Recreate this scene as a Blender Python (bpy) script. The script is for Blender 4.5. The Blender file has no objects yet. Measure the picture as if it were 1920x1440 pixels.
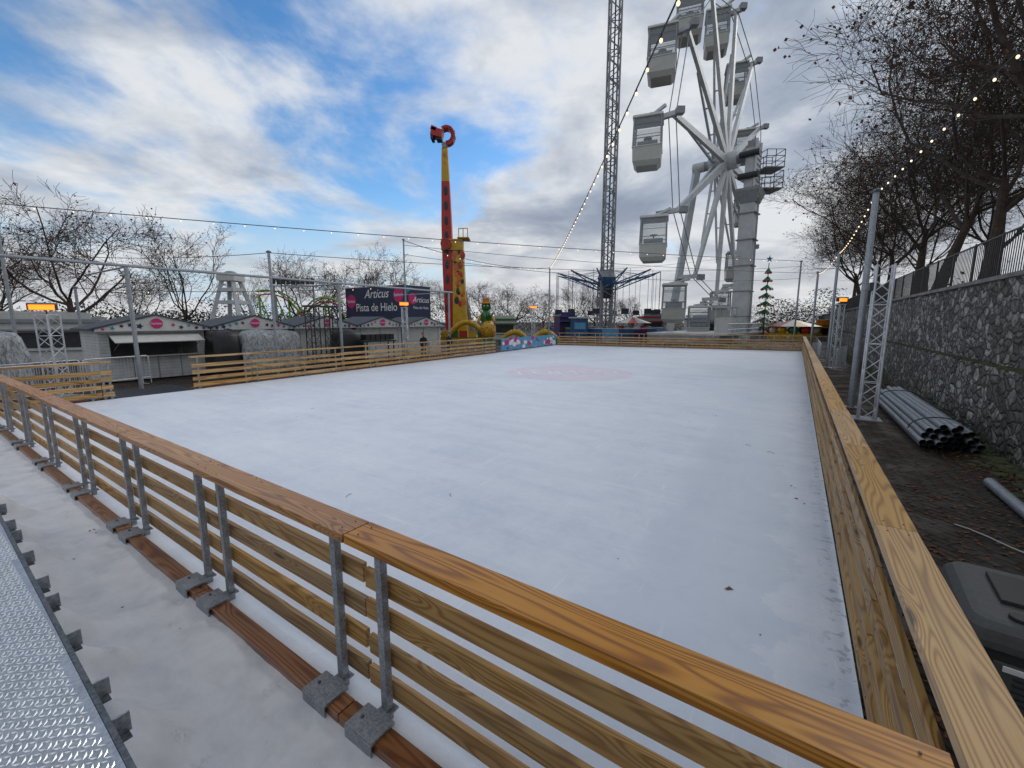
import bpy, math, random
from mathutils import Vector, Matrix, noise as mn
rad=math.radians
TH=rad(33.6); C=math.cos(TH); S=math.sin(TH)
def RK(a,n,z=0.0): return Vector((C*a+S*n,-S*a+C*n,z))
scene=bpy.context.scene
random.seed(7)

# ---------------------------------------------------------------- materials
def newmat(name):
    m=bpy.data.materials.new(name); m.use_nodes=True
    nt=m.node_tree; b=nt.nodes['Principled BSDF']
    return m,nt,b
def ramp(nt,stops):
    r=nt.nodes.new('ShaderNodeValToRGB'); e=r.color_ramp.elements
    while len(e)<len(stops): e.new(0.5)
    for i,(p,c) in enumerate(stops):
        e[i].position=p; e[i].color=(c[0],c[1],c[2],1)
    return r
def math_(nt,op,a=None,b=None,clamp=False):
    n=nt.nodes.new('ShaderNodeMath'); n.operation=op; n.use_clamp=clamp
    for i,v in enumerate((a,b)):
        if v is None: continue
        if isinstance(v,(int,float)): n.inputs[i].default_value=v
        else: nt.links.new(v,n.inputs[i])
    return n.outputs[0]
def mixc(nt,f,a,b,mode='MIX'):
    n=nt.nodes.new('ShaderNodeMix'); n.data_type='RGBA'; n.blend_type=mode
    for sock,v in ((n.inputs[0],f),(n.inputs[6],a),(n.inputs[7],b)):
        if isinstance(v,(int,float)): sock.default_value=v
        elif isinstance(v,(tuple,list)): sock.default_value=(v[0],v[1],v[2],1)
        else: nt.links.new(v,sock)
    return n.outputs[2]
def noise_(nt,vec,scale,detail=4,rough=.55,dist=0):
    n=nt.nodes.new('ShaderNodeTexNoise'); n.inputs['Scale'].default_value=scale
    n.inputs['Detail'].default_value=detail; n.inputs['Roughness'].default_value=rough
    n.inputs['Distortion'].default_value=dist
    if vec is not None: nt.links.new(vec,n.inputs['Vector'])
    return n.outputs['Fac']
def mapping(nt,vec,scale=(1,1,1),loc=(0,0,0),rot=(0,0,0)):
    m=nt.nodes.new('ShaderNodeMapping'); nt.links.new(vec,m.inputs['Vector'])
    m.inputs['Scale'].default_value=scale; m.inputs['Location'].default_value=loc; m.inputs['Rotation'].default_value=rot
    return m.outputs[0]
def objco(nt):
    return nt.nodes.new('ShaderNodeTexCoord').outputs['Object']
def bump_(nt,b,h,strength=.3,dist=.02):
    n=nt.nodes.new('ShaderNodeBump'); n.inputs['Strength'].default_value=strength; n.inputs['Distance'].default_value=dist
    nt.links.new(h,n.inputs['Height']); nt.links.new(n.outputs[0],b.inputs['Normal'])
def smooth(nt,v,lo,hi,a=0,b=1):
    n=nt.nodes.new('ShaderNodeMapRange'); n.interpolation_type='SMOOTHSTEP'
    nt.links.new(v,n.inputs[0])
    for i,x in enumerate((lo,hi,a,b)): n.inputs[i+1].default_value=x
    return n.outputs[0]

def simple(name,col,rough=.6,metal=0,var=.18,scale=6,bump=0.0):
    m,nt,b=newmat(name); co=objco(nt)
    f=noise_(nt,co,scale,4,.6)
    lo=tuple(c*(1-var) for c in col); hi=tuple(min(1,c*(1+var)) for c in col)
    r=ramp(nt,[(.3,lo),(.7,hi)]); nt.links.new(f,r.inputs[0])
    nt.links.new(r.outputs[0],b.inputs['Base Color'])
    b.inputs['Roughness'].default_value=rough; b.inputs['Metallic'].default_value=metal
    if bump: bump_(nt,b,f,bump,.02)
    return m
def emis(name,col,st):
    m,nt,b=newmat(name); b.inputs['Base Color'].default_value=(*col,1)
    b.inputs['Emission Color'].default_value=(*col,1); b.inputs['Emission Strength'].default_value=st
    try: m.cycles.emission_sampling='NONE'
    except Exception: pass
    return m

def wood(name,dark,mid,light,rough=.5,line=46,weather=0.25,coat=0):
    m,nt,b=newmat(name)
    co=objco(nt)
    at=nt.nodes.new('ShaderNodeAttribute'); at.attribute_name='rnd'
    off=nt.nodes.new('ShaderNodeVectorMath'); off.operation='SCALE'
    nt.links.new(at.outputs['Vector'],off.inputs[0]); off.inputs['Scale'].default_value=37.0
    add=nt.nodes.new('ShaderNodeVectorMath'); add.operation='ADD'
    nt.links.new(co,add.inputs[0]); nt.links.new(off.outputs[0],add.inputs[1])
    p=add.outputs[0]
    p1=mapping(nt,p,(.45,6.5,6.5))
    big=noise_(nt,p1,1.0,1.2,.35)
    vo=nt.nodes.new('ShaderNodeTexVoronoi'); vo.inputs['Scale'].default_value=1.0
    nt.links.new(mapping(nt,p,(1.1,5.5,5.5)),vo.inputs['Vector'])
    kd=vo.outputs['Distance']
    kn=smooth(nt,kd,.0,.38,1,0)
    h=math_(nt,'ADD',big,math_(nt,'MULTIPLY',kn,.24))
    sw=math_(nt,'SINE',math_(nt,'MULTIPLY',h,line*3.2))
    sw=math_(nt,'ADD',math_(nt,'MULTIPLY',sw,.5),.5)
    sw=math_(nt,'POWER',sw,1.8)
    fine=noise_(nt,mapping(nt,p,(3,110,110)),1.0,3,.6)
    g=math_(nt,'ADD',math_(nt,'MULTIPLY',sw,.55),math_(nt,'MULTIPLY',fine,.5))
    r=ramp(nt,[(.15,light),(.5,mid),(1.0,dark)]); nt.links.new(g,r.inputs[0])
    core=smooth(nt,kd,.05,.13,1,0)
    c=mixc(nt,math_(nt,'MULTIPLY',core,.85),r.outputs[0],tuple(x*.25 for x in dark))
    w=noise_(nt,mapping(nt,p,(.9,4,4)),1.3,4,.6)
    c=mixc(nt,math_(nt,'MULTIPLY',smooth(nt,w,.45,.75),weather),c,(.23,.185,.12))
    br=nt.nodes.new('ShaderNodeSeparateXYZ'); nt.links.new(at.outputs['Vector'],br.inputs[0])
    v=math_(nt,'ADD',math_(nt,'MULTIPLY',br.outputs[1],.34),.83)
    hs=nt.nodes.new('ShaderNodeHueSaturation'); nt.links.new(c,hs.inputs['Color']); nt.links.new(v,hs.inputs['Value'])
    nt.links.new(math_(nt,'ADD',math_(nt,'MULTIPLY',br.outputs[2],.2),.92),hs.inputs['Saturation'])
    nt.links.new(hs.outputs[0],b.inputs['Base Color'])
    b.inputs['Roughness'].default_value=rough
    b.inputs['Coat Weight'].default_value=coat; b.inputs['Coat Roughness'].default_value=.3
    bump_(nt,b,g,.2,.004)
    return m
W_RAIL=wood('rail_wood',(.15,.048,.008),(.40,.17,.038),(.54,.265,.07),.42,38,.15,.15)
W_RAIL2=wood('rail_wood_light',(.23,.095,.02),(.50,.265,.07),(.63,.375,.12),.45,36,.12,.1)
W_BOARD=wood('board_wood',(.17,.08,.024),(.34,.19,.066),(.45,.28,.11),.6,28,.38)
W_BASE=wood('base_wood',(.1,.035,.012),(.24,.09,.03),(.33,.15,.06),.35,26,.2,.2)
W_FAR=wood('far_wood',(.22,.105,.035),(.44,.255,.095),(.56,.36,.155),.6,12,.3)

def galv(name,lo=(.16,.17,.18),hi=(.34,.36,.38),metal=.65,rough=.5):
    m,nt,b=newmat(name); co=objco(nt)
    vo=nt.nodes.new('ShaderNodeTexVoronoi'); vo.inputs['Scale'].default_value=60; nt.links.new(co,vo.inputs['Vector'])
    f=math_(nt,'ADD',math_(nt,'MULTIPLY',vo.outputs['Distance'],.5),math_(nt,'MULTIPLY',noise_(nt,co,9,4,.7),.7))
    r=ramp(nt,[(.3,lo),(.8,hi)]); nt.links.new(f,r.inputs[0]); nt.links.new(r.outputs[0],b.inputs['Base Color'])
    b.inputs['Metallic'].default_value=metal; b.inputs['Roughness'].default_value=rough
    bump_(nt,b,f,.1,.003)
    return m
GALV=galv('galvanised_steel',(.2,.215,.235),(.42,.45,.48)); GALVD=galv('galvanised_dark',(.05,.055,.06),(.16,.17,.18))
ALU=galv('aluminium',(.45,.47,.5),(.7,.72,.75))
WHITE=simple('white_paint',(.50,.52,.52),.45,0,.14,1.2)
OFFW=simple('offwhite_paint',(.55,.55,.51),.5,0,.1,4)
TUB=simple('gondola_tub',(.43,.43,.385),.45,0,.08,1)
GREYP=simple('grey_paint',(.25,.26,.27),.5,0,.15,3)
DARK=simple('dark_metal',(.035,.037,.04),.5,.2,.3,5)
BLACK=simple('black_tarp',(.012,.012,.014),.45,0,.5,4,.6)
NAVY=simple('navy_vinyl',(.018,.026,.07),.45,0,.15,2)
PINK=simple('pink_vinyl',(.55,.02,.16),.5,0,.08,2)
PURPLE=simple('purple_vinyl',(.06,.015,.11),.5,0,.2,2)
TEAL=simple('teal_vinyl',(.02,.22,.30),.5,0,.2,2)
SKYB=simple('sky_blue_vinyl',(.10,.32,.52),.5,0,.2,2)
SIGNW=simple('white_lettering',(.8,.8,.8),.5,0,.03,2)
RED=simple('red_paint',(.42,.02,.012),.4,0,.25,1.5)
YEL=simple('yellow_paint',(.52,.31,.01),.4,0,.2,1.5)
GREEN=simple('green_paint',(.025,.15,.045),.4,0,.2,3)
LIME=simple('lime_paint',(.22,.42,.04),.4,0,.2,3)
BLUE=simple('blue_paint',(.02,.08,.19),.4,0,.35,1.5)
ORANGE=simple('orange_paint',(.55,.15,.02),.4,0,.2,1.5)
BARK=simple('bark',(.06,.042,.031),.9,0,.45,7,.5)
LEAF=simple('dead_leaf',(.13,.052,.02),.8,0,.5,.6)
SKIN=simple('skin',(.45,.26,.18),.6,0,.05,8)
CLOTH=simple('dark_cloth',(.015,.016,.02),.9,0,.3,10)
CLOTH2=simple('navy_cloth',(.02,.025,.045),.9,0,.3,10)
HAIR=simple('hair',(.02,.013,.009),.7,0,.3,20)
LIPS=simple('lips',(.3,.1,.08))
ROOF=simple('felt_roof',(.06,.068,.082),.8,0,.25,3)
BULB=emis('warm_bulb',(1,.76,.48),1.5)
HEAT=emis('heater_glow',(1,.15,.012),3.6)
CARVE=simple('evergreen',(.016,.028,.014),.9,0,.5,.5)
TWIG=simple('distant_twigs',(.07,.052,.043),.95,0,.4,.3)

def glass():
    m,nt,b=newmat('gondola_glass')
    b.inputs['Base Color'].default_value=(.45,.5,.53,1); b.inputs['Roughness'].default_value=.08
    b.inputs['Alpha'].default_value=.22
    return m
GLASS=glass()
def plastic_film():
    m,nt,b=newmat('plastic_film'); co=objco(nt)
    f=noise_(nt,mapping(nt,co,(2,2,1)),3,6,.7,1.5)
    r=ramp(nt,[(.35,(.14,.15,.16)),(.65,(.55,.57,.58))]); nt.links.new(f,r.inputs[0]); nt.links.new(r.outputs[0],b.inputs['Base Color'])
    b.inputs['Roughness'].default_value=.25
    bump_(nt,b,f,1,.1); return m
FILM=plastic_film()

def plankwall():
    m,nt,b=newmat('white_planks'); co=objco(nt)
    sp=nt.nodes.new('ShaderNodeSeparateXYZ'); nt.links.new(co,sp.inputs[0])
    fr=math_(nt,'FRACT',math_(nt,'MULTIPLY',sp.outputs[2],7.5))
    line=smooth(nt,fr,.0,.12,0,1)
    f=noise_(nt,co,3,5,.6)
    r=ramp(nt,[(.3,(.5,.5,.48)),(.7,(.70,.70,.68))]); nt.links.new(f,r.inputs[0])
    c=mixc(nt,line,(.22,.22,.22),r.outputs[0]); nt.links.new(c,b.inputs['Base Color']); b.inputs['Roughness'].default_value=.6
    bump_(nt,b,line,.6,.01); return m
PLANK=plankwall()

def ice_mat():
    m,nt,b=newmat('snowy_ice'); co=objco(nt)
    sp=nt.nodes.new('ShaderNodeSeparateXYZ'); nt.links.new(co,sp.inputs[0])
    n1=noise_(nt,co,.35,6,.6); n2=noise_(nt,co,2.2,6,.65,.4); n3=noise_(nt,co,38,4,.7); n4=noise_(nt,co,9,5,.7)
    st=noise_(nt,mapping(nt,co,(.22,2.2,1),rot=(0,0,.5)),1.0,7,.65,.3)
    mixn=math_(nt,'ADD',math_(nt,'MULTIPLY',n1,.35),math_(nt,'ADD',math_(nt,'MULTIPLY',n2,.25),math_(nt,'ADD',math_(nt,'MULTIPLY',n4,.15),math_(nt,'MULTIPLY',st,.25))))
    base=ramp(nt,[(.38,(.59,.645,.735)),(.5,(.71,.75,.82)),(.62,(.80,.825,.87))]); nt.links.new(mixn,base.inputs[0])
    sc=noise_(nt,mapping(nt,co,(.7,16,1),rot=(0,0,.7)),1.2,3,.5,.5)
    sc2=noise_(nt,mapping(nt,co,(14,.8,1),rot=(0,0,.3)),1.1,3,.5,.6)
    s=math_(nt,'MAXIMUM',smooth(nt,sc,.65,.69),smooth(nt,sc2,.66,.70))
    c=mixc(nt,math_(nt,'MULTIPLY',s,.38),base.outputs[0],(.9,.9,.92))
    sp_=smooth(nt,noise_(nt,co,21,5,.75),.65,.72)
    c=mixc(nt,math_(nt,'MULTIPLY',sp_,.35),c,(.50,.54,.60))
    e=math_(nt,'ADD',sp.outputs[0],math_(nt,'MULTIPLY',math_(nt,'SUBTRACT',noise_(nt,co,1.1,7,.66),.5),1.9))
    wet=math_(nt,'MULTIPLY',smooth(nt,e,-1.5,-1.1),smooth(nt,e,.05,.12,1,0))
    near=smooth(nt,sp.outputs[1],4,16,1,.35)
    wet=math_(nt,'MULTIPLY',wet,near)
    c=mixc(nt,math_(nt,'MULTIPLY',wet,.5),c,(.55,.615,.71))
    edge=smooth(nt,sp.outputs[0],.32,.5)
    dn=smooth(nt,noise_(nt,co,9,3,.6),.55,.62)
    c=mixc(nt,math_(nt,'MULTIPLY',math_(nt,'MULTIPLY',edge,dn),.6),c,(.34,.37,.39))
    dx=math_(nt,'SUBTRACT',sp.outputs[0],-9.2); dy=math_(nt,'SUBTRACT',sp.outputs[1],18.9)
    d=math_(nt,'SQRT',math_(nt,'ADD',math_(nt,'MULTIPLY',dx,dx),math_(nt,'MULTIPLY',dy,dy)))
    disc=math_(nt,'MULTIPLY',smooth(nt,d,2.9,3.3,1,0),smooth(nt,noise_(nt,co,1.4,6,.7),.35,.62,.3,1))
    c=mixc(nt,math_(nt,'MULTIPLY',disc,.3),c,(.72,.32,.44))
    nt.links.new(c,b.inputs['Base Color'])
    r=math_(nt,'SUBTRACT',math_(nt,'ADD',math_(nt,'MULTIPLY',n2,.3),.40),math_(nt,'MULTIPLY',wet,.2)); nt.links.new(r,b.inputs['Roughness'])
    h=math_(nt,'ADD',math_(nt,'MULTIPLY',n3,.4),math_(nt,'ADD',math_(nt,'MULTIPLY',n2,.9),math_(nt,'MULTIPLY',s,.2)))
    h=math_(nt,'SUBTRACT',math_(nt,'ADD',h,math_(nt,'MULTIPLY',n4,.35)),math_(nt,'MULTIPLY',wet,.2))
    bump_(nt,b,h,.35,.02)
    return m
ICE=ice_mat()
def snow_mat():
    m,nt,b=newmat('trodden_snow'); co=objco(nt)
    n2=noise_(nt,co,3,7,.65,.3); n3=noise_(nt,co,60,4,.7)
    r=ramp(nt,[(.3,(.62,.635,.67)),(.5,(.73,.74,.765)),(.7,(.80,.805,.82))]); nt.links.new(n2,r.inputs[0])
    v=nt.nodes.new('ShaderNodeTexVoronoi'); v.inputs['Scale'].default_value=3.2; nt.links.new(mapping(nt,co,(1,.6,1)),v.inputs['Vector'])
    ft=math_(nt,'MULTIPLY',smooth(nt,v.outputs['Distance'],.1,.22,1,0),smooth(nt,noise_(nt,co,45,2,.5),.45,.6))
    c=mixc(nt,math_(nt,'MULTIPLY',ft,.3),r.outputs[0],(.48,.48,.48))
    dk=smooth(nt,noise_(nt,co,14,5,.7),.62,.7)
    c=mixc(nt,math_(nt,'MULTIPLY',dk,.25),c,(.48,.47,.46))
    nt.links.new(c,b.inputs['Base Color']); b.inputs['Roughness'].default_value=.7
    bump_(nt,b,math_(nt,'SUBTRACT',math_(nt,'ADD',n2,math_(nt,'MULTIPLY',n3,.25)),math_(nt,'MULTIPLY',ft,.3)),.5,.03)
    return m
SNOW=snow_mat()
def ground_mat():
    m,nt,b=newmat('dark_block_paving'); co=objco(nt)
    br=nt.nodes.new('ShaderNodeTexBrick'); nt.links.new(mapping(nt,co,(1,1,1),rot=(0,0,.785)),br.inputs['Vector'])
    br.inputs['Scale'].default_value=2.2; br.inputs['Color1'].default_value=(.036,.029,.024,1); br.inputs['Color2'].default_value=(.085,.070,.058,1)
    br.inputs['Mortar'].default_value=(.009,.008,.007,1); br.inputs['Mortar Size'].default_value=.035
    n=noise_(nt,co,1.3,6,.65)
    r=ramp(nt,[(.35,(.5,.46,.42)),(.7,(1.15,1.06,.97))]); nt.links.new(n,r.inputs[0])
    c=mixc(nt,1.0,br.outputs['Color'],r.outputs[0],'MULTIPLY')
    lf=smooth(nt,noise_(nt,co,14,5,.7),.57,.66)
    c=mixc(nt,math_(nt,'MULTIPLY',lf,smooth(nt,n,.38,.58)),c,(.07,.034,.015))
    nt.links.new(c,b.inputs['Base Color'])
    nt.links.new(smooth(nt,n,.35,.65,.4,.9),b.inputs['Roughness'])
    b.inputs['Specular IOR Level'].default_value=.25
    bump_(nt,b,math_(nt,'ADD',br.outputs['Fac'],n),-.6,.015)
    return m
GROUND=ground_mat()
def stone_mat():
    m,nt,b=newmat('rubble_stone'); co=objco(nt)
    warp=nt.nodes.new('ShaderNodeTexNoise'); warp.inputs['Scale'].default_value=2.6; warp.inputs['Detail'].default_value=5; nt.links.new(co,warp.inputs['Vector'])
    vm=nt.nodes.new('ShaderNodeVectorMath'); vm.operation='MULTIPLY_ADD'; nt.links.new(warp.outputs['Color'],vm.inputs[0]); vm.inputs[1].default_value=(.3,.45,.35); nt.links.new(co,vm.inputs[2])
    p=mapping(nt,vm.outputs[0],(.05,2.3,3.3))
    v=nt.nodes.new('ShaderNodeTexVoronoi'); v.inputs['Scale'].default_value=1.5; nt.links.new(p,v.inputs['Vector'])
    e=nt.nodes.new('ShaderNodeTexVoronoi'); e.feature='DISTANCE_TO_EDGE'; e.inputs['Scale'].default_value=1.5; nt.links.new(p,e.inputs['Vector'])
    sp=nt.nodes.new('ShaderNodeSeparateColor'); nt.links.new(v.outputs['Color'],sp.inputs[0])
    cr=ramp(nt,[(0,(.12,.115,.105)),(.4,(.25,.24,.22)),(.75,(.38,.365,.335)),(1,(.58,.56,.51))]); nt.links.new(sp.outputs[0],cr.inputs[0])
    n=noise_(nt,co,9,8,.75)
    sh=ramp(nt,[(.34,(.2,.2,.2)),(.5,(.85,.85,.85)),(.66,(1.45,1.45,1.45))]); nt.links.new(n,sh.inputs[0])
    c=mixc(nt,1,cr.outputs[0],sh.outputs[0],'MULTIPLY')
    big=noise_(nt,co,.5,4,.6)
    c=mixc(nt,math_(nt,'MULTIPLY',smooth(nt,big,.4,.65),.4),c,(.095,.088,.072))
    ed=smooth(nt,e.outputs['Distance'],.005,.06,0,1)
    c=mixc(nt,ed,(.035,.032,.027),c)
    s2=nt.nodes.new('ShaderNodeSeparateXYZ'); nt.links.new(co,s2.inputs[0])
    ms=smooth(nt,math_(nt,'ADD',noise_(nt,co,1.6,6,.7),math_(nt,'MULTIPLY',smooth(nt,s2.outputs[2],0,.9,1,0),.18)),.56,.68)
    c=mixc(nt,math_(nt,'MULTIPLY',ms,.6),c,(.055,.06,.025))
    nt.links.new(c,b.inputs['Base Color']); b.inputs['Roughness'].default_value=.9
    bump_(nt,b,math_(nt,'ADD',smooth(nt,e.outputs['Distance'],0,.2),math_(nt,'MULTIPLY',n,.6)),1.0,.08)
    return m
STONE=stone_mat()
MOSS=simple('moss',(.05,.055,.02),.95,0,.6,5,1)
SOIL=simple('soil_grass',(.055,.05,.028),.95,0,.5,.8,.5)
GENP=simple('generator_plastic',(.03,.032,.031),.55,0,.1,30,.1)
GENT=simple('generator_lid',(.085,.088,.086),.6,0,.12,30,.2)

# ---------------------------------------------------------------- mesh builder
class MB:
    def __init__(s): s.v=[];s.f=[];s.m=[];s.mats=[];s.r=[]
    def mi(s,mat):
        if mat not in s.mats: s.mats.append(mat)
        return s.mats.index(mat)
    def add(s,vs,fs,mat):
        o=len(s.v); s.v.extend([tuple(x) for x in vs]); i=s.mi(mat)
        rr=(random.random(),random.random(),random.random()); s.r.extend([rr]*len(vs))
        for f in fs: s.f.append([k+o for k in f]); s.m.append(i)
    def box(s,c,d,mat,M=None):
        x,y,z=d[0]/2,d[1]/2,d[2]/2
        vs=[Vector((i,j,k)) for i in(-x,x) for j in(-y,y) for k in(-z,z)]
        if M is not None: vs=[M@v for v in vs]
        c=Vector(c); vs=[v+c for v in vs]
        s.add(vs,[(0,1,3,2),(4,6,7,5),(0,4,5,1),(2,3,7,6),(0,2,6,4),(1,5,7,3)],mat)
    def beam(s,p,q,w,h,mat,w2=None,h2=None,up=Vector((0,0,1))):
        p=Vector(p);q=Vector(q);d=(q-p)
        if d.length<1e-6: return
        d.normalize()
        if abs(d.dot(up))>.98: up=Vector((1,0,0))
        x=d.cross(up).normalized(); y=x.cross(d).normalized()
        w2=w if w2 is None else w2; h2=h if h2 is None else h2
        vs=[]
        for P,a,b in((p,w,h),(q,w2,h2)):
            for i,j in((-1,-1),(1,-1),(1,1),(-1,1)): vs.append(P+x*(i*a/2)+y*(j*b/2))
        s.add(vs,[(3,2,1,0),(4,5,6,7),(0,1,5,4),(1,2,6,5),(2,3,7,6),(3,0,4,7)],mat)
    def tube(s,p,q,r,mat,r2=None,n=8,cap=True):
        p=Vector(p);q=Vector(q);d=q-p
        if d.length<1e-6: return
        d.normalize(); up=Vector((0,0,1)) if abs(d.z)<.95 else Vector((1,0,0))
        x=d.cross(up).normalized(); y=x.cross(d); r2=r if r2 is None else r2
        vs=[]
        for P,R in((p,r),(q,r2)):
            for k in range(n):
                a=2*math.pi*k/n; vs.append(P+x*(R*math.cos(a))+y*(R*math.sin(a)))
        fs=[(k,(k+1)%n,n+(k+1)%n,n+k) for k in range(n)]
        if cap: fs+= [tuple(range(n-1,-1,-1)),tuple(range(n,2*n))]
        s.add(vs,fs,mat)
    def path(s,pts,r,mat,n=5):
        for a,b in zip(pts[:-1],pts[1:]): s.tube(a,b,r,mat,n=n,cap=False)
    def ball(s,c,r,mat,seg=8,ring=6,sc=(1,1,1)):
        vs=[];fs=[]
        for i in range(ring+1):
            t=math.pi*i/ring
            for k in range(seg):
                a=2*math.pi*k/seg
                vs.append((c[0]+r*sc[0]*math.sin(t)*math.cos(a),c[1]+r*sc[1]*math.sin(t)*math.sin(a),c[2]+r*sc[2]*math.cos(t)))
        for i in range(ring):
            for k in range(seg): fs.append((i*seg+k,(i+1)*seg+k,(i+1)*seg+(k+1)%seg,i*seg+(k+1)%seg))
        s.add(vs,fs,mat)
    def loft(s,rings,mat,cap=True):
        n=len(rings[0]); vs=[p for r in rings for p in r]; fs=[]
        for i in range(len(rings)-1):
            for k in range(n): fs.append((i*n+k,i*n+(k+1)%n,(i+1)*n+(k+1)%n,(i+1)*n+k))
        if cap: fs+=[tuple(range(n-1,-1,-1)),tuple((len(rings)-1)*n+k for k in range(n))]
        s.add(vs,fs,mat)
    def obj(s,name,loc=(0,0,0),rz=0,parent=None,bevel=0,smooth=False):
        me=bpy.data.meshes.new(name); me.from_pydata(s.v,[],s.f)
        for m in s.mats: me.materials.append(m)
        me.polygons.foreach_set('material_index',s.m)
        at=me.attributes.new('rnd','FLOAT_VECTOR','POINT')
        at.data.foreach_set('vector',[c for r in s.r for c in r])
        if smooth: me.polygons.foreach_set('use_smooth',[True]*len(me.polygons))
        me.update()
        o=bpy.data.objects.new(name,me); scene.collection.objects.link(o)
        o.location=loc; o.rotation_euler=(0,0,rz)
        if parent: o.parent=parent
        if bevel:
            b=o.modifiers.new('bevel','BEVEL'); b.width=bevel; b.segments=2; b.limit_method='ANGLE'
        return o
def empty(name,loc=(0,0,0),rz=0):
    o=bpy.data.objects.new(name,None); scene.collection.objects.link(o); o.location=loc; o.rotation_euler=(0,0,rz); return o
def text(name,body,size,mat,loc,rot,parent,shear=0,ext=.004):
    cu=bpy.data.curves.new(name,'FONT'); cu.body=body; cu.size=size; cu.align_x='CENTER'; cu.align_y='CENTER'
    cu.shear=shear; cu.extrude=ext; cu.materials.append(mat)
    o=bpy.data.objects.new(name,cu); scene.collection.objects.link(o); o.location=loc; o.rotation_euler=rot; o.parent=parent
    return o

# ---------------------------------------------------------------- ground, rink, snow
g=MB(); 
g.add([(-400,-400,-.06),(500,-400,-.06),(500,600,-.06),(-400,600,-.06)],[(0,1,2,3)],GROUND)
g.obj('ground',rz=-TH)
ic=MB()
ic.add([(.57,1.47,0),(.57,43.1,0),(-20.9,40.1,0),(-19.75,27.3,0),(-18.35,1.47,0),
        (.57,1.47,-.058),(.57,43.1,-.058),(-20.9,40.1,-.058),(-19.75,27.3,-.058),(-18.35,1.47,-.058)],
       [(0,1,2,3,4),(0,4,9,5),(4,3,8,9),(3,2,7,8),(2,1,6,7),(1,0,5,6)],ICE)
rink=ic.obj('ice_rink',rz=-TH)
text('floor_lettering','LUMEO',1.6,simple('faded_white',(.82,.83,.87),.6,0,.03),(-9.2,18.9,.004),(0,0,TH+.15),rink,0,.0005)

sn=MB(); nx=520; ny=56; a0,a1=-19.0,.9; n0,n1=.1,1.475
vs=[];fs=[]
for i in range(nx+1):
    a=a0+(a1-a0)*i/nx
    for j in range(ny+1):
        n=n0+(n1-n0)*j/ny
        z=.012+.022*mn.noise(Vector((a*1.3,n*1.3,0)))+.010*mn.noise(Vector((a*5,n*5,3)))+.004*mn.noise(Vector((a*16,n*16,3)))
        edge=.80+.13*math.sin(a*7.5+math.sin(a*3))+.16*mn.noise(Vector((a*2,0,5)))
        t=max(0,min(1,(edge-n)/.42)); z+=.32*t*t*(3-2*t)*(1+.35*mn.noise(Vector((a*4,n*4,9))))
        vs.append((a,n,z))
for i in range(nx):
    for j in range(ny):
        k=i*(ny+1)+j; fs.append((k,k+ny+1,k+ny+2,k+1))
rf=random.Random(41)
prints=[(rf.uniform(-7,-1.2),rf.uniform(.85,1.28),rf.uniform(-.5,.5)+1.57*rf.choice((0,1))) for _ in range(34)]
for k,v in enumerate(vs):
    if v[0]<-7.4 or v[1]<.6: continue
    for fa,fn,rot in prints:
        dx=v[0]-fa; dy=v[1]-fn
        if abs(dx)>.2 or abs(dy)>.2: continue
        u=dx*math.cos(rot)+dy*math.sin(rot); w=-dx*math.sin(rot)+dy*math.cos(rot)
        q=(u/.155)**2+(w/.06)**2
        if q<1.5: vs[k]=(vs[k][0],vs[k][1],vs[k][2]-(.013*(1-q*q) if q<1 else -.003*(1.5-q)*2))
sn.add(vs,fs,SNOW); sn.obj('snow',rz=-TH,smooth=True)

# ---------------------------------------------------------------- tread plate platform
p=MB()
PT=.96
PLATE=galv('tread_plate_base',(.30,.32,.35),(.48,.5,.53),.75,.42)
RIB=galv('tread_plate_ribs',(.75,.77,.8),(.9,.92,.94),.75,.25)
def ye(x): return .22+(2.5-x)*.022
p.add([(-7.5,-2,PT),(2.5,-2,PT),(2.5,ye(2.5),PT),(-7.5,ye(-7.5),PT),(-7.5,-2,PT-.04),(2.5,-2,PT-.04),(2.5,ye(2.5),PT-.04),(-7.5,ye(-7.5),PT-.04)],
      [(0,1,2,3),(7,6,5,4),(0,4,5,1),(1,5,6,2),(2,6,7,3),(3,7,4,0)],PLATE)
cs=.040
vs=[];fs=[]
i=0
x=-7.4
while x<-.6:
    y=-.45; j=0
    while y<.5:
        if y<ye(x)-.018:
            th=.62 if (i+j)%2 else -.62
            for k in(-1,1):
                cx=x-math.sin(th)*k*.0085; cy=y+math.cos(th)*k*.0085
                L=.0195; w=.005; hh=.007
                dx,dy=math.cos(th),math.sin(th)
                o=len(vs)
                vs+=[(cx-dx*L,cy-dy*L,PT+.0003),(cx+dy*w,cy-dx*w,PT+.0003),(cx+dx*L,cy+dy*L,PT+.0003),(cx-dy*w,cy+dx*w,PT+.0003),
                     (cx-dx*L*.55,cy-dy*L*.55,PT+hh),(cx+dx*L*.55,cy+dy*L*.55,PT+hh)]
                fs+=[(o,o+1,o+5,o+4),(o+1,o+2,o+5),(o+2,o+3,o+4,o+5),(o+3,o,o+4)]
        y+=cs*.8; j+=1
    x+=cs; i+=1
p.add(vs,fs,RIB)
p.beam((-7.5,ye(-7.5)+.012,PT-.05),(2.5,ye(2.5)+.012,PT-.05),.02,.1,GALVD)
x=-7.3
while x<2.3:
    y_=ye(x)
    p.box((x,y_+.05,PT-.05),(.01,.055,.085),GALV); p.box((x+.025,y_+.045,PT-.09),(.05,.045,.007),GALVD)
    x+=.30 if int(x*3)%2 else .52
for x in(-7.2,-4.5,-2,.5,2.2):
    for y in(-1.8,.12): p.box((x,y,(PT-.04)/2-.03),(.06,.06,PT-.02),GALV)
p.obj('tread_plate_platform',rz=-TH)

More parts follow.
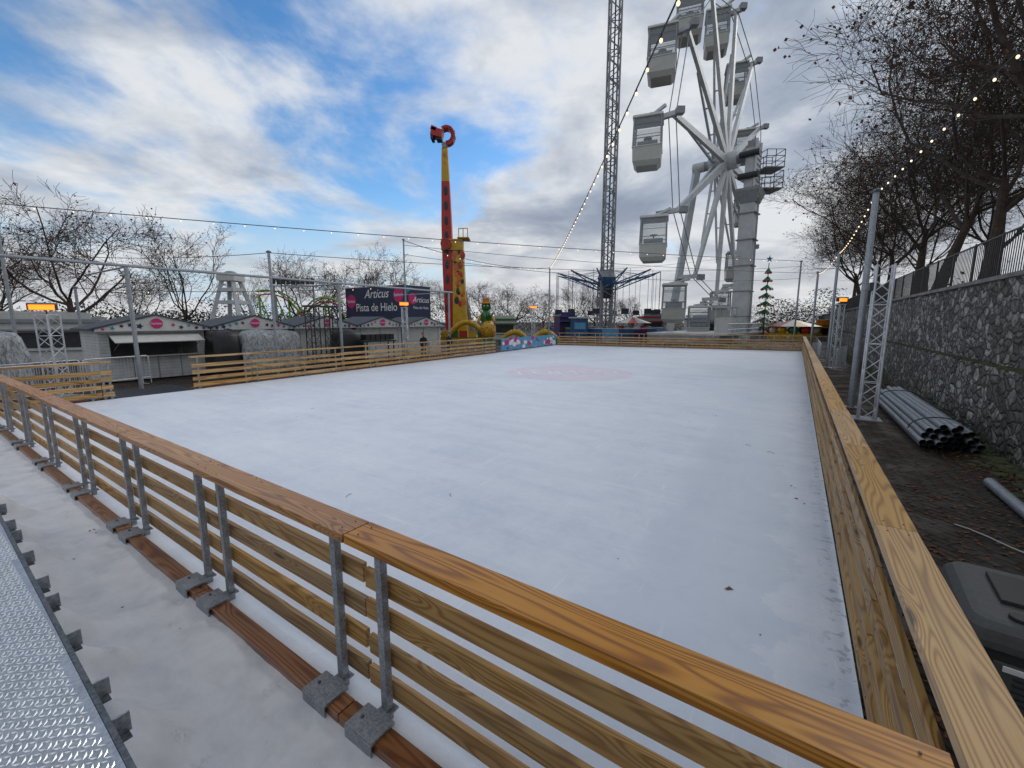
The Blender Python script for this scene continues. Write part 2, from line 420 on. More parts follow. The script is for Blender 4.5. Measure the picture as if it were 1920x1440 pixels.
# ---------------------------------------------------------------- wooden fences
def fence(P,Q,inner,first=.25,near=0,per=2.15,H=1.24):
    P=Vector(P);Q=Vector(Q); d=Q-P; L=d.length; rz=math.atan2(d.y,d.x)
    m=MB(); wr={0:W_FAR,1:W_RAIL,2:W_RAIL2}[near]; wb=W_BOARD if near else W_FAR; wbase=W_BASE
    js=[0]; x=first
    while x<L-.3:
        if x>.15: js.append(x)
        x+=per
    js.append(L)
    ZB=(.17,.41,.65,.89)
    for a,b in zip(js[:-1],js[1:]):
        dz=random.uniform(-.004,.004)
        m.box(((a+b)/2,random.uniform(-.005,.005),H-.029+dz),(b-a-.006,.205,.058),wr)
        for k,zc in enumerate(ZB):
            o=random.uniform(-.012,.012)
            m.box(((a+b)/2+random.uniform(-.01,.01),inner*.052,zc+o),(b-a-.02,.034,.132),wb)
        m.box(((a+b)/2,-inner*.15,.03),(b-a-.01,.13,.075),wbase)
    for j in js:
        for s in(-.23,.23):
            x=j+s
            if x<.02 or x>L-.02: continue
            m.box((x,-inner*.012,H/2-.04),(.055,.05,H-.04),GALV)
            m.box((x,-inner*.15,.08),(.25,.175,.022),GALV)
            m.box((x,-inner*.240,.03),(.25,.008,.11),GALV)
            m.box((x,-inner*.012,.066),(.10,.10,.014),GALV)
            if near:
                for zc in ZB:
                    m.tube((x,inner*.068,zc),(x,inner*.0725,zc),.009,GALVD,n=6)
                m.tube((x+.07,-inner*.15,.088),(x+.07,-inner*.15,.10),.012,GALVD,n=6)
        if near:
            for q in(-.08,.08):
                for y in(-.05,.05):
                    if 0<j+q<L: m.tube((j+q,y,H-.002),(j+q,y,H+.0045),.005,GALVD,n=8)
    return m.obj('wooden_fence',P,rz,bevel=.008 if near else 0)
fence(RK(.50,1.56),RK(-18.45,1.56),-1,2.72,1)
fence(RK(.63,1.45),RK(.63,43),1,2.0,2)
fence(RK(-18.4,1.75),RK(-18.45,4.2),-1,2.15)
fence(RK(-18.5,6.4),RK(-19.7,27.2),-1,2.15)
fence(RK(-20.9,40.1),RK(.6,43.1),-1,2.15,H=1.3)
dk=MB()
for k in range(12): dk.box((-19.6-0.0,4.3+k*.185,-.01),(2.3,.175,.06),DARK)
dk.obj('rubber_mat_walkway',rz=-TH)

# ---------------------------------------------------------------- banner with barrier
bn=MB(); P=RK(-19.75,28.2);Q=RK(-20.8,39.6); L=(Q-P).length
bn.box((L/2,0,.62),(L,.01,1.0),SKYB)
for k in range(34):
    bn.ball((random.uniform(.3,L-.3),-.012,random.uniform(.25,1.0)),random.uniform(.1,.32),random.choice((SIGNW,PINK,BLUE,SIGNW,SIGNW)),10,6,(1.6,.02,.8))
for k in range(7):
    x=L*k/6; bn.tube((x,.04,-.05),(x,.04,1.15),.02,GALV); bn.box((x,.04,-.04),(.06,.6,.03),GALV)
d=Q-P; bn.obj('printed_banner',P,math.atan2(d.y,d.x))

# ---------------------------------------------------------------- stone wall, embankment, railing
w=MB()
w.box((0,45,.75),(.5,130,1.62),STONE)
w.box((.2,45,2.5),(.5,130,1.9),STONE)
w.box((.16,45,3.49),(.62,130,.09),simple('coping',(.2,.195,.18),.9,0,.4,2,.5))
rng=random.Random(3)
for k in range(1900):
    n=2+58*rng.random()**1.4
    w.ball((-.13+rng.uniform(-.08,.09),n,1.56),rng.uniform(.03,.09),MOSS,5,3,(1,1.7,.6))
for k in range(2200):
    n=3+47*rng.random()**1.3; w.ball((-.32-abs(rng.gauss(0,.22)),n,-.05),rng.uniform(.03,.10),MOSS,5,3,(1,1.5,.5))
w.obj('stone_wall',RK(3.8,0),-TH)
e=MB(); e.add([(4.2,-20,3.35),(90,-20,3.6),(90,110,3.6),(4.2,110,3.35),(4.2,110,-.05),(4.2,-20,-.05)],[(0,1,2,3),(0,3,4,5)],SOIL)
e.obj('embankment',rz=-TH)
r=MB(); n=0
while n<90:
    r.box((4.15,n,4.1),(.05,.05,1.25),DARK); n+=2
for z in(3.65,4.68): r.box((4.15,45,z),(.035,90,.04),DARK)
n=.12
while n<70:
    r.box((4.15,n,4.15),(.016,.016,1.05),DARK); n+=.14
r.obj('metal_railing',rz=-TH)
h=MB(); h.box((0,0,1.0),(2.8,.06,1.6),YEL); h.box((0,-.04,.55),(2.8,.02,.5),PURPLE); h.box((0,-.04,1.35),(2.8,.02,.16),RED)
for x in(-1.2,1.2): h.box((x,.06,.8),(.08,.08,1.7),GREYP)
h.obj('advertising_hoarding',RK(5.3,12.6,3.4),-TH-rad(60))

# ---------------------------------------------------------------- truss towers, poles
def truss(mb,base,h,s=.29,mat=ALU,r=.024,step=.32):
    x0,y0,z0=base
    cs=[(x0+i*s/2,y0+j*s/2) for i,j in((-1,-1),(1,-1),(1,1),(-1,1))]
    for x,y in cs: mb.tube((x,y,z0),(x,y,z0+h),r,mat)
    n=int(h/step)
    for k in range(n):
        z=z0+k*h/n
        for q in range(4):
            a=cs[q];b=cs[(q+1)%4]
            if k%2: a,b=b,a
            mb.tube((a[0],a[1],z),(b[0],b[1],z+h/n),r*.5,mat,n=5,cap=False)
            mb.tube((a[0],a[1],z),(b[0],b[1],z),r*.45,mat,n=5,cap=False) if k%3==0 else None
def heater(mb,p,w,ang):
    c=Vector(p); M=Matrix.Rotation(ang,3,'Z')
    mb.box(c+Vector((0,0,.12)),(w*1.05,.22,.05),GREYP,M)
    mb.box(c+M@Vector((0,.08,0)),(w*1.02,.03,.2),GREYP,M)
    for s in(-1,1): mb.box(c+M@Vector((s*w*.52,0,0)),(.03,.16,.2),DARK,M)
    for k in(-.055,0,.055): mb.tube(c+M@Vector((-w*.5,-.02,k)),c+M@Vector((w*.5,-.02,k)),.026,HEAT,n=8)
t=MB(); truss(t,(0,0,-.06),4.0,.34,ALU,.026); t.box((0,0,-.04),(.6,.6,.03),GALV)
t.box((-.22,0,3.4),(.1,.35,.2),DARK)
t.obj('truss_tower',RK(1.75,14.4),-TH)
def heater_tower(e,d,z,w,ang,base=-.06,wd=.3):
    t=MB(); truss(t,(0,0,base),z-base-.25,wd); t.box((0,0,z-.24),(.4,.4,.03),ALU); t.tube((0,0,z-.24),(0,0,z+.05),.02,DARK)
    t.box((0,0,base+.02),(.7,.7,.03),GALV)
    heater(t,(0,-.1,z),w,ang); t.obj('infrared_heater_tower',(e,d,0),0)
heater_tower(-15.6,14.4,2.98,.64,.5,wd=.42)
heater_tower(-6.9,27.6,3.6,.55,.4)
heater_tower(2.1,42.2,3.85,.65,0)
heater_tower(17.75,23.3,3.65,.62,.3)
def pole(e,d,h,r=.06,name='lighting_pole',base=-.06):
    t=MB(); t.tube((0,0,base),(0,0,h),r,GALV,r*.85,n=12); t.box((0,0,base+.015),(.35,.35,.03),GALV)
    t.box((0,0,h-.06),(r*2.4,r*2.4,.05),GALVD)
    return t.obj(name,(e,d,0))
POLES=[(10.26,12.6,6.2,.09),(17.9,24.0,6.3,.08),(24.6,35.0,6.4,.09),(-11.1,20,5.7,.07),(-24.0,23.8,4.4,.08),(-7.2,29.2,7.9,.06),(3.95,45.6,8.05,.08),(26.6,40.2,8.0,.08),(-25.5,21.9,8.3,.08)]
for q in POLES: pole(*q)
fr=MB(); A=-20.3
for n in(-3,1.2,5.4,14,22.6): fr.tube((A,n,-.06),(A,n,4.45),.07,GALV,n=10); fr.box((A,n,-.03),(.35,.35,.04),GALV)
fr.tube((A,-4,4.5),(A,23,4.5),.055,GALV,n=10)
for n in(-3,5.4,14,22.6): fr.tube((A,n,4.46),(A-5,n,4.46),.035,GALV)
fr.obj('tube_frame',rz=-TH)

# ---------------------------------------------------------------- string lights
def string(p,q,sag,step,br=.035,wr=.008,name='string_lights'):
    p=Vector(p);q=Vector(q); L=(q-p).length; n=max(8,int(L/step)); m=MB(); pts=[]
    for k in range(n+1):
        t=k/n; v=p.lerp(q,t); v.z-=4*sag*t*(1-t); pts.append(v)
    m.path(pts,wr,DARK,4)
    for v in pts[1:-1]:
        m.tube(v,v-Vector((0,0,.06)),.016,DARK,n=5); m.ball(v-Vector((0,0,.06+br)),br,BULB,7,5,(1,1,1.2))
    return m.obj(name)
string((2.05,-2,7.35),(3.95,45.6,8.0),.5,.8,.030,.016)
pole(2.05,-2,7.4,.08)
string((-25.5,21.9,8.25),(26.6,40.2,7.95),.28,1.5,.034,.022)
string((10.26,12.6,6.15),(2.05,-2.0,6.15),.12,.6,.020,.009)
string((10.26,12.6,6.15),(17.9,24,6.25),.25,.8,.024,.012)
string((17.9,24,6.25),(24.6,35,6.35),.25,1.0,.027,.014)
string((-7.2,29.2,7.8),(3.95,45.6,8.0),.6,1.4,.034,.02)
string((-24,23.8,4.3),(-7.2,29.2,4.9),.3,1.1,.025,.016)
cab=MB()
for p_,q_,s_ in(((-25.5,21.9,6.0),(-11.1,20,5.6),.3),((-11.1,20,5.6),(26.6,40.2,7.5),.6),((24.6,35,6.3),(-7.2,29.2,7.5),.3),((-7.2,29.2,6.9),(26.6,40.2,6.4),.8),((3.95,45.6,7.5),(29.5,53,10.5),.3)):
    p_=Vector(p_);q_=Vector(q_); pts=[]
    for k in range(21):
        t=k/20; v=p_.lerp(q_,t); v.z-=4*s_*t*(1-t); pts.append(v)
    cab.path(pts,.014,DARK,4)
cab.obj('overhead_cables')

# ---------------------------------------------------------------- pipes, generator
pb=MB(); rr=.06; rows=[7,8,7,6,3]
for k,nm in enumerate(rows):
    for i in range(nm):
        a=(i-(nm-1)/2)*rr*2.03; z=-.06+rr+k*rr*1.76; dn=rng.uniform(-.18,.18)
        n=14
        y0,y1=-3.1+dn,3.1+dn*.5
        pb.tube((a,y0,z),(a,y1,z),rr,GALV,n=n,cap=False)
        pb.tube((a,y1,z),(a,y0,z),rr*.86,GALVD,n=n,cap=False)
for y in(-2.3,2.0): pb.path([Vector((math.cos(t)*.52,y,.2+math.sin(t)*.3)) for t in [math.pi*i/12 for i in range(13)]],.012,DARK)
pb.obj('pipe_bundle',RK(2.75,14.7),-TH-.0,smooth=False)
for a,n,r_ in((2.75,8.0,.075),(3.1,7.8,.06)):
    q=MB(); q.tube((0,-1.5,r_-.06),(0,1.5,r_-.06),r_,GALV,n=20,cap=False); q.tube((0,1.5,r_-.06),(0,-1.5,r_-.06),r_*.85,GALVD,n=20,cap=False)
    q.tube((0,-.9,r_-.06),(0,-.8,r_-.06),r_*1.12,GALV,n=20)
    q.obj('steel_pipe',RK(a,n),-TH)
gm=MB()
def rr_ring(w,d,z,r=.09,n=5):
    pts=[]
    for cx,cy,a0 in((w/2-r,d/2-r,0),(-w/2+r,d/2-r,90),(-w/2+r,-d/2+r,180),(w/2-r,-d/2+r,270)):
        for k in range(n):
            t=rad(a0+90*k/(n-1)); pts.append((cx+r*math.cos(t),cy+r*math.sin(t),z))
    return pts
gm.loft([rr_ring(.66,.86,.0),rr_ring(.70,.92,.05),rr_ring(.68,.9,.50)],GENP)
gm.loft([rr_ring(.72,.94,.502),rr_ring(.72,.94,.55),rr_ring(.69,.91,.62),rr_ring(.62,.84,.665),rr_ring(.54,.76,.675,.07)],GENT)
gm.box((0,.05,.69),(.30,.42,.03),GENP); gm.tube((-.1,-.33,.675),(-.1,-.33,.70),.05,DARK,n=16)
gm.box((-.345,.05,.28),(.02,.5,.3),DARK)
for k in range(6): gm.box((-.358,.05,.17+k*.04),(.012,.46,.012),GENT)
gm.box((0,-.455,.28),(.42,.02,.3),GENT)
for k in range(6): gm.box((.03,-.47,.19+k*.04),(.3,.012,.014),DARK)
gm.box((-.12,-.472,.40),(.1,.01,.04),SIGNW)
for s_ in(-1,1):
    gm.tube((s_*.35,-.3,.08),(s_*.40,-.3,.08),.14,BLACK,n=28); gm.tube((s_*.40,-.3,.08),(s_*.408,-.3,.08),.06,ALU,n=18)
for x in(-.24,.24):
    gm.tube((x-.02,.32,-.01),(x+.02,.32,-.01),.05,DARK,n=12)
gm.obj('portable_generator',RK(1.45,4.1),-TH-.08,bevel=.008)
tw=MB()
tw.path([RK(1.9+k*.12,7.4-.13*k+.05*math.sin(k*1.3),-.04) for k in range(10)],.008,OFFW)
tw.obj('cable')

# ---------------------------------------------------------------- ferris wheel
fw=empty('ferris_wheel')
HUB=Vector((25.8,55,21.6)); wv=Vector((.67,.742,0)); ax=Vector((.742,-.67,0)); R=17.0
def wp(phi,r,o=0):
    return HUB - wv*(r*math.cos(phi)) + Vector((0,0,r*math.sin(phi))) + ax*o
sp=MB()
ends=[]
for k in range(12):
    ph=rad(30*k); ends.append(ph)
    sp.beam(wp(ph,1.0,.35),wp(ph,R*.95,.2),.85,.42,WHITE,.45,.32,up=ax)
    sp.beam(wp(ph,1.0,-1.0),wp(ph,R*.7,.0),.26,.24,WHITE,.2,.2,up=ax)
    for t in(.25,.45,.62):
        sp.beam(wp(ph,R*t,-1.0+t*1.3),wp(ph,R*t,.35),.12,.12,WHITE)
    sp.beam(wp(ph,R*.96,-1.5),wp(ph,R*.96,.8),.42,.42,WHITE)
    sp.box(wp(ph,R*.97,.9),(.7,.6,.6),GREYP)
    sp.beam(wp(ph,R*.96,-1.0),wp(ph,R*1.0,-1.6),.3,.3,WHITE)
for k in range(12):
    a=ends[k]; b=ends[(k+1)%12]
    for o in(-.3,.4): sp.tube(wp(a,R*.95,o),wp(b,R*.95,o),.05,GREYP,n=5)
sp.tube(HUB-ax*1.6,HUB+ax*1.6,1.0,WHITE,n=24); sp.tube(HUB-ax*2.4,HUB+ax*3,.55,GREYP,n=16)
sp.obj('wheel_spokes',parent=fw)
def gondola(c):
    m=MB(); W=2.6; Hh=4.5
    def ring(w,z): return [(-w/2,-w/2,z),(w/2,-w/2,z),(w/2,w/2,z),(-w/2,w/2,z)]
    m.loft([ring(W*.72,-Hh+.0),ring(W*.97,-Hh+.4),ring(W,-Hh*.64)],TUB)
    m.loft([ring(W*1.04,-Hh*.64),ring(W*1.04,-Hh*.62)],WHITE)
    for i in(-1,1):
        for j in(-1,1): m.beam((i*W*.48,j*W*.48,-Hh*.62),(i*W*.46,j*W*.46,-.35),.15,.15,GREYP)
    for i in(-1,1):
        m.box((i*W*.465,0,-Hh*.35),(.03,W*.9,Hh*.50),GLASS); m.box((0,i*W*.465,-Hh*.35),(W*.9,.03,Hh*.50),GLASS)
        m.box((i*W*.475,0,-Hh*.35),(.06,.08,Hh*.5),GREYP); 
        m.box((i*W*.48,0,-Hh*.47),(.05,W*.92,.07),GREYP); m.box((0,i*W*.48,-Hh*.47),(W*.92,.05,.07),GREYP)
        m.box((i*W*.48,0,-Hh*.2),(.05,W*.92,.05),GREYP); m.box((0,i*W*.48,-Hh*.2),(W*.92,.05,.05),GREYP)
    m.loft([ring(W*1.0,-.34),ring(W*1.05,-.3),ring(W*1.02,-.12),ring(W*.9,-.04)],OFFW)
    m.box((0,.6,-Hh*.54),(W*.7,.4,.6),DARK); m.box((0,-.6,-Hh*.56),(W*.7,.4,.5),GREYP); m.tube((0,0,-Hh*.64),(0,0,-Hh*.42),.06,GREYP); m.tube((0,0,-Hh*.42),(0,0,-Hh*.40),.4,GREYP,n=14)
    m.box((.55,.35,.25),(.9,.7,.5),GREYP); m.tube((.55,-.0,.25),(.55,-.02,.25),.2,DARK,n=14)
    m.beam((0,0,0),(1.5,-1.3,.35),.26,.26,WHITE); m.beam((-.6,.6,.05),(.9,-.9,.2),.18,.18,WHITE)
    o=m.obj('gondola',c,parent=fw,rz=rad(-20),bevel=.04); return o
for ph in ends:
    gondola(wp(ph,R,-1.5)-Vector((.35,0,.1)))
CB=HUB+ax*3.2
sc=MB(); cx,cy=CB.x,CB.y
Mz=Matrix.Rotation(math.atan2(ax.y,ax.x),3,'Z')
sc.loft([[Vector((cx,cy,z))+Mz@Vector((i*a,j*b,0)) for i,j in((-1,-1),(1,-1),(1,1),(-1,1))] for z,a,b in((-.06,.95,1.05),(17.5,.75,.9))],WHITE)
for z in(3,6,9,12,15): sc.loft([[Vector((cx,cy,zz))+Mz@Vector((i*1.0,j*1.08,0)) for i,j in((-1,-1),(1,-1),(1,1),(-1,1))] for zz in(z,z+.12)],GREYP)
sc.loft([[Vector((cx,cy,z))+Mz@Vector((i*a,j*b,0)) for i,j in((-1,-1),(1,-1),(1,1),(-1,1))] for z,a,b in((16.2,.85,1.0),(17.5,1.3,1.5),(17.8,1.3,1.5))],GREYP)
sc.box((cx,cy,20.0),(1.2,1.6,4.6),WHITE,Mz); sc.box((cx,cy,22.7),(1.0,1.5,.8),GREYP,Mz)
for k in range(8): sc.box(Vector((cx,cy,18.1+k*.58))+Mz@Vector((.62,0,0)),(.12,1.9,.1),GREYP,Mz)
for y_ in(-.95,.95): sc.beam(Vector((cx,cy,17.8))+Mz@Vector((.5,y_,0)),Vector((cx,cy,23.1))+Mz@Vector((.5,y_,0)),.22,.22,WHITE)
for k,zz in enumerate((18.5,20.4,22.2)): sc.box(Vector((cx,cy,zz))+Mz@Vector((-.2,1.35,0)),(.8,.7,.9),[GREYP,DARK,GREYP][k],Mz)
for k,zz in enumerate((19.2,21.6)): sc.tube(Vector((cx,cy,zz))+Mz@Vector((-1.2,-1.0,0)),Vector((cx,cy,zz))+Mz@Vector((.9,-1.0,0)),.35,DARK,n=12)
for s_ in(-.25,.25): sc.tube(Vector((cx,cy,0))+Mz@Vector((1.1,s_-.4,0)),Vector((cx,cy,17.5))+Mz@Vector((1.0,s_-.4,0)),.045,GREYP,n=5)
z=.4
while z<17.3:
    sc.tube(Vector((cx,cy,z))+Mz@Vector((1.05,-.65,0)),Vector((cx,cy,z))+Mz@Vector((1.05,-.15,0)),.035,GREYP,n=4,cap=False); z+=.45
for z0 in(17.8,20.1):
    o=Vector((cx,cy,z0))+Vector((2.15,.4,0)); sc.box(o,(2.2,2.6,.12),GREYP)
    for i in(-1,0,1):
        for j in(-1,1): sc.tube(o+Vector((i*1.05,j*1.25,0)),o+Vector((i*1.05,j*1.25,1.9)),.045,DARK,n=5)
    for zz in(.6,1.2,1.9):
        for j in(-1,1):
            sc.tube(o+Vector((-1.05,j*1.25,zz)),o+Vector((1.05,j*1.25,zz)),.04,DARK,n=5); sc.tube(o+Vector((j*1.05,-1.25,zz)),o+Vector((j*1.05,1.25,zz)),.04,DARK,n=5)
sc.obj('support_column',parent=fw)
fl=MB(); q=HUB-ax*3.2
fl.beam(Vector((q.x,q.y,21.3)), Vector((q.x,q.y,-.06))-ax*1.5-wv*2.5,.9,.7,WHITE)
fl.tube(HUB-ax*3.6,HUB-ax*2.2,.6,WHITE,n=16)
fl.obj('support_leg',parent=fw)
bs=MB(); b0=Vector((HUB.x,HUB.y,0))
Mw=Matrix.Rotation(math.atan2(wv.y,wv.x),3,'Z')
bs.box(b0+Vector((0,0,.45)),(22,7.5,1.0),GREYP,Mw); bs.box(b0-wv*3+Vector((0,0,1.06)),(13,9,.2),ALU,Mw)
for k in range(22):
    c=b0-wv*(9-k*.62)+ax*4.3; bs.tube(c+Vector((0,0,1)),c+Vector((0,0,2.2)),.04,ALU,n=5)
for z in(1.6,2.2): bs.tube(b0-wv*9+ax*4.3+Vector((0,0,z)),b0+wv*4.5+ax*4.3+Vector((0,0,z)),.045,ALU,n=5)
for k in range(6): bs.box(b0-wv*(4+k*.4)+ax*(4.7+k*.0)+Vector((0,0,.9-k*.16)),(.4,1.5,.1),ALU,Mw)
bs.box(b0-wv*5+ax*2.9+Vector((0,0,2.0)),(2.0,1.8,1.8),OFFW,Mw); bs.box(b0-wv*5+ax*3.82+Vector((0,0,3.4)),(1.8,.04,1.0),GLASS,Mw)
for i in(-1,1):
    for j in(-1,1): bs.beam(b0-wv*(5+i*.95)+ax*(2.9+j*.85)+Vector((0,0,2.9)),b0-wv*(5+i*.95)+ax*(2.9+j*.85)+Vector((0,0,4.0)),.1,.1,WHITE)
bs.box(b0-wv*5+ax*2.9+Vector((0,0,4.08)),(2.5,2.4,.16),WHITE,Mw)
bs.obj('boarding_platform',parent=fw)

# ---------------------------------------------------------------- swing tower
st=empty('swing_tower_ride',(13.1,60,0))
m=MB(); truss(m,(0,0,-.06),62,1.35,GREYP,.13,1.1)
truss(m,(0,0,-.06),8,2.0,GREYP,.12,1.1)
m.box((0,0,31),(.16,.16,62),DARK); m.obj('lattice_mast',parent=st)
m=MB(); m.tube((0,0,7.2),(0,0,8.4),1.0,BLUE,1.3,16); m.tube((0,0,8.4),(0,0,9.4),1.3,GREYP,.9,16); m.tube((0,0,5.6),(0,0,7.2),.8,DARK,1.0,12)
for k in range(12):
    a=2*math.pi*k/12+.13; u=Vector((math.cos(a),math.sin(a),0))
    p0=u*1.2+Vector((0,0,7.5)); p1=u*7.0+Vector((0,0,8.9))
    m.beam(p0,p1,.13,.13,BLUE); m.beam(p0+Vector((0,0,-.8)),p1,.1,.1,BLUE); m.beam(u*1.0+Vector((0,0,9.3)),u*5+Vector((0,0,8.5)),.05,.05,GREYP)
    for j in range(5):
        t=.15+j*.17; m.beam(p0.lerp(p1,t),(p0+Vector((0,0,-.8))).lerp(p1,t+.06),.06,.06,BLUE)
    tcr=Vector((-u.y,u.x,0))
    for j in(-.4,.4): m.tube(p1+tcr*j,p1+tcr*j-Vector((0,0,5.4)),.025,DARK,n=4)
    m.box(p1-Vector((0,0,5.5)),(.9,.5,.12),BLUE); m.box(p1-Vector((0,0,5.15))-u*.2,(.9,.1,.6),DARK)
m.obj('swing_carousel',parent=st)
m=MB(); m.tube((0,0,-.06),(0,0,.8),7,GREYP,7,24)
for k in range(24):
    a=2*math.pi*k/24; b=2*math.pi*(k+1)/24
    p0=Vector((math.cos(a)*7.6,math.sin(a)*7.6,.75)); p1=Vector((math.cos(b)*7.6,math.sin(b)*7.6,.75))
    m.beam(p0,p1,.06,1.5,[BLUE,SKYB,BLUE,PURPLE][k%4]); m.beam(p0+Vector((0,0,.85)),p1+Vector((0,0,.85)),.08,.08,ALU)
m.box((-4.8,-7.0,1.4),(2.0,1.4,2.9),BLUE); m.box((-4.8,-7.75,1.9),(1.4,.05,.8),SKYB); m.box((-4.8,-7.0,2.9),(2.4,1.8,.15),OFFW)
m.obj('ride_base',parent=st)

# ---------------------------------------------------------------- booster ride
br_=empty('booster_ride',(-7.35,50,0))
m=MB()
def sec(z,w,d,x=0): return [(x-w/2,-d/2,z),(x+w/2,-d/2,z),(x+w/2,d/2,z),(x-w/2,d/2,z)]
m.loft([sec(1.5,.9,.8,.1),sec(8,1.15,1.0,.05),sec(13,1.1,.95,0)],RED)
m.loft([sec(13.001,1.1,.95,0),sec(17.8,.85,.75,-.03)],RED); m.loft([sec(17.801,.85,.75,-.03),sec(21.3,.62,.6,-.05)],YEL)
for z in(4,5.6,7.2,8.8,10.4,12,13.6,15.2,16.8): m.ball((0,-.5,z),.25,DARK,10,6,(.9,.12,2.0))
for z in(18.5,19.6,20.5): m.ball((-.05,-.34,z),.14,ORANGE,8,5,(.9,.12,2.0))
m.obj('swing_arm',parent=br_)
m=MB()
m.loft([sec(-.06,1.7,1.6,1.35),sec(6,1.4,1.3,1.3),sec(11.6,1.1,1.1,1.25)],YEL)
for k in range(44):
    zq=.8+k*.22; m.ball((1.3+random.uniform(-.5,.5),-.66,zq),random.uniform(.16,.38),[ORANGE,RED,ORANGE,DARK,YEL][k%5],8,5,(1,.12,1.5))
m.box((.6,0,11.0),(2.4,1.5,1.2),YEL); m.tube((.0,-1.2,11),(.0,1.2,11),.6,RED,n=16)
for x in(1.4,1.9,2.4): 
    m.tube((x,-.8,11.7),(x,-.8,12.7),.05,YEL,n=5)
m.tube((1.4,-.8,12.7),(2.4,-.8,12.7),.05,YEL,n=5); m.box((1.9,0,11.7),(1.3,1.9,.12),YEL)
for s_ in(-1,1): m.beam((1.3,0,9),(1.3+s_*1.5,1.5,-.06),.3,.3,GREYP)
m.obj('support_mast',parent=br_)
m=MB()
cc_=Vector((.2,0,22.55))
pts=[cc_+Vector((.72*math.cos(t),0,.8*math.sin(t))) for t in [rad(-95+k*17) for k in range(14)]]
for k,(a,b) in enumerate(zip(pts[:-1],pts[1:])): m.beam(a-(b-a)*.12,b+(b-a)*.12,.8,.42,RED)
for k in range(3,12,2): m.box(pts[k]+(pts[k]-cc_)*.2,(.2,.5,.2),DARK)
m.box((-.85,0,22.75),(1.2,1.3,.8),RED,Matrix.Rotation(.25,3,'Y')); m.box((-1.15,0,23.15),(.6,1.3,.4),RED,Matrix.Rotation(.4,3,'Y')); m.box((-.6,0,22.3),(.6,1.0,.5),DARK)
for j in(-.45,0,.45): m.box((-1.35,j,22.45),(.3,.3,.7),DARK)
m.tube((-.05,-.4,21.55),(-.05,.4,21.55),.3,GREYP,n=12)
m.beam((-.05,0,21.25),(.15,0,21.75),.45,.45,RED)
m.obj('seat_claw',parent=br_)
m=MB()
m.box((0,0,.35),(9,6,.8),YEL)
for s_ in(-1,1):
    pts=[Vector((s_*(.5+k*.55),-3.2,1.1+1.3*math.sin(math.pi*k/7))) for k in range(8)]
    for a,b in zip(pts[:-1],pts[1:]): m.tube(a,b,.3,YEL,n=10)
for k in range(9): m.box((-4+k*1.0,-3.1,1.1),(.9,.06,.7),[RED,YEL,GREEN][k%3])
m.obj('ride_base',parent=br_)

m=MB()
m.ball((0,0,1.5),.8,YEL,16,12,(1,1,1.3))
for k in range(90):
    t=rng.uniform(.25,2.7); a=rng.uniform(0,6.28); m.ball((.78*math.sin(t)*math.cos(a),.78*math.sin(t)*math.sin(a),1.5+1.02*math.cos(t)),.09,ORANGE,6,4)
for k in range(14):
    a=6.28*k/14; l=.6+(k%3)*.35; m.beam((0,0,2.45),(math.cos(a)*l*.7,math.sin(a)*l*.7,2.8+l*.6),.28,.1,GREEN,.04,.03)
m.tube((0,0,-.06),(0,0,.65),.7,GREEN,.6,16)
m.obj('pineapple_figure',(-2.6,46.5,0))
m=MB()
m.loft([[(math.cos(t)*r_,math.sin(t)*r_,z) for t in [k*.524 for k in range(12)]] for z,r_ in((-.06,.6),(1.2,.75),(2.4,.6),(3.2,.7),(3.7,.35))],GREEN)
m.ball((0,0,4.15),.58,GREEN,12,8,(1,1,.9)); m.tube((0,0,4.5),(0,0,4.62),.85,YEL,.8,16); m.tube((0,0,4.62),(0,0,5.1),.45,ORANGE,.38,14)
for s_ in(-1,1): m.tube((s_*.5,0,3.2),(s_*1.0,-.3,2.4),.2,YEL,.16,8); m.ball((s_*.2,-.5,4.25),.1,SIGNW)
m.obj('fairground_figure',(-3.0,50,0))
m=MB()
for x0 in(0,3.4):
    pts=[Vector((x0+3.0*k/9,0,.4+.9*math.sin(math.pi*k/9))) for k in range(10)]
    for k,(a,b) in enumerate(zip(pts[:-1],pts[1:])): m.tube(a,b,.14+.2*math.sin(math.pi*(k+.2)/9.4),YEL,.14+.2*math.sin(math.pi*(k+1.2)/10.4),10)
m.box((3.2,.4,.2),(7,1.2,.5),GREEN)
m.obj('banana_shaped_seat',(-1.2,47.5,0))

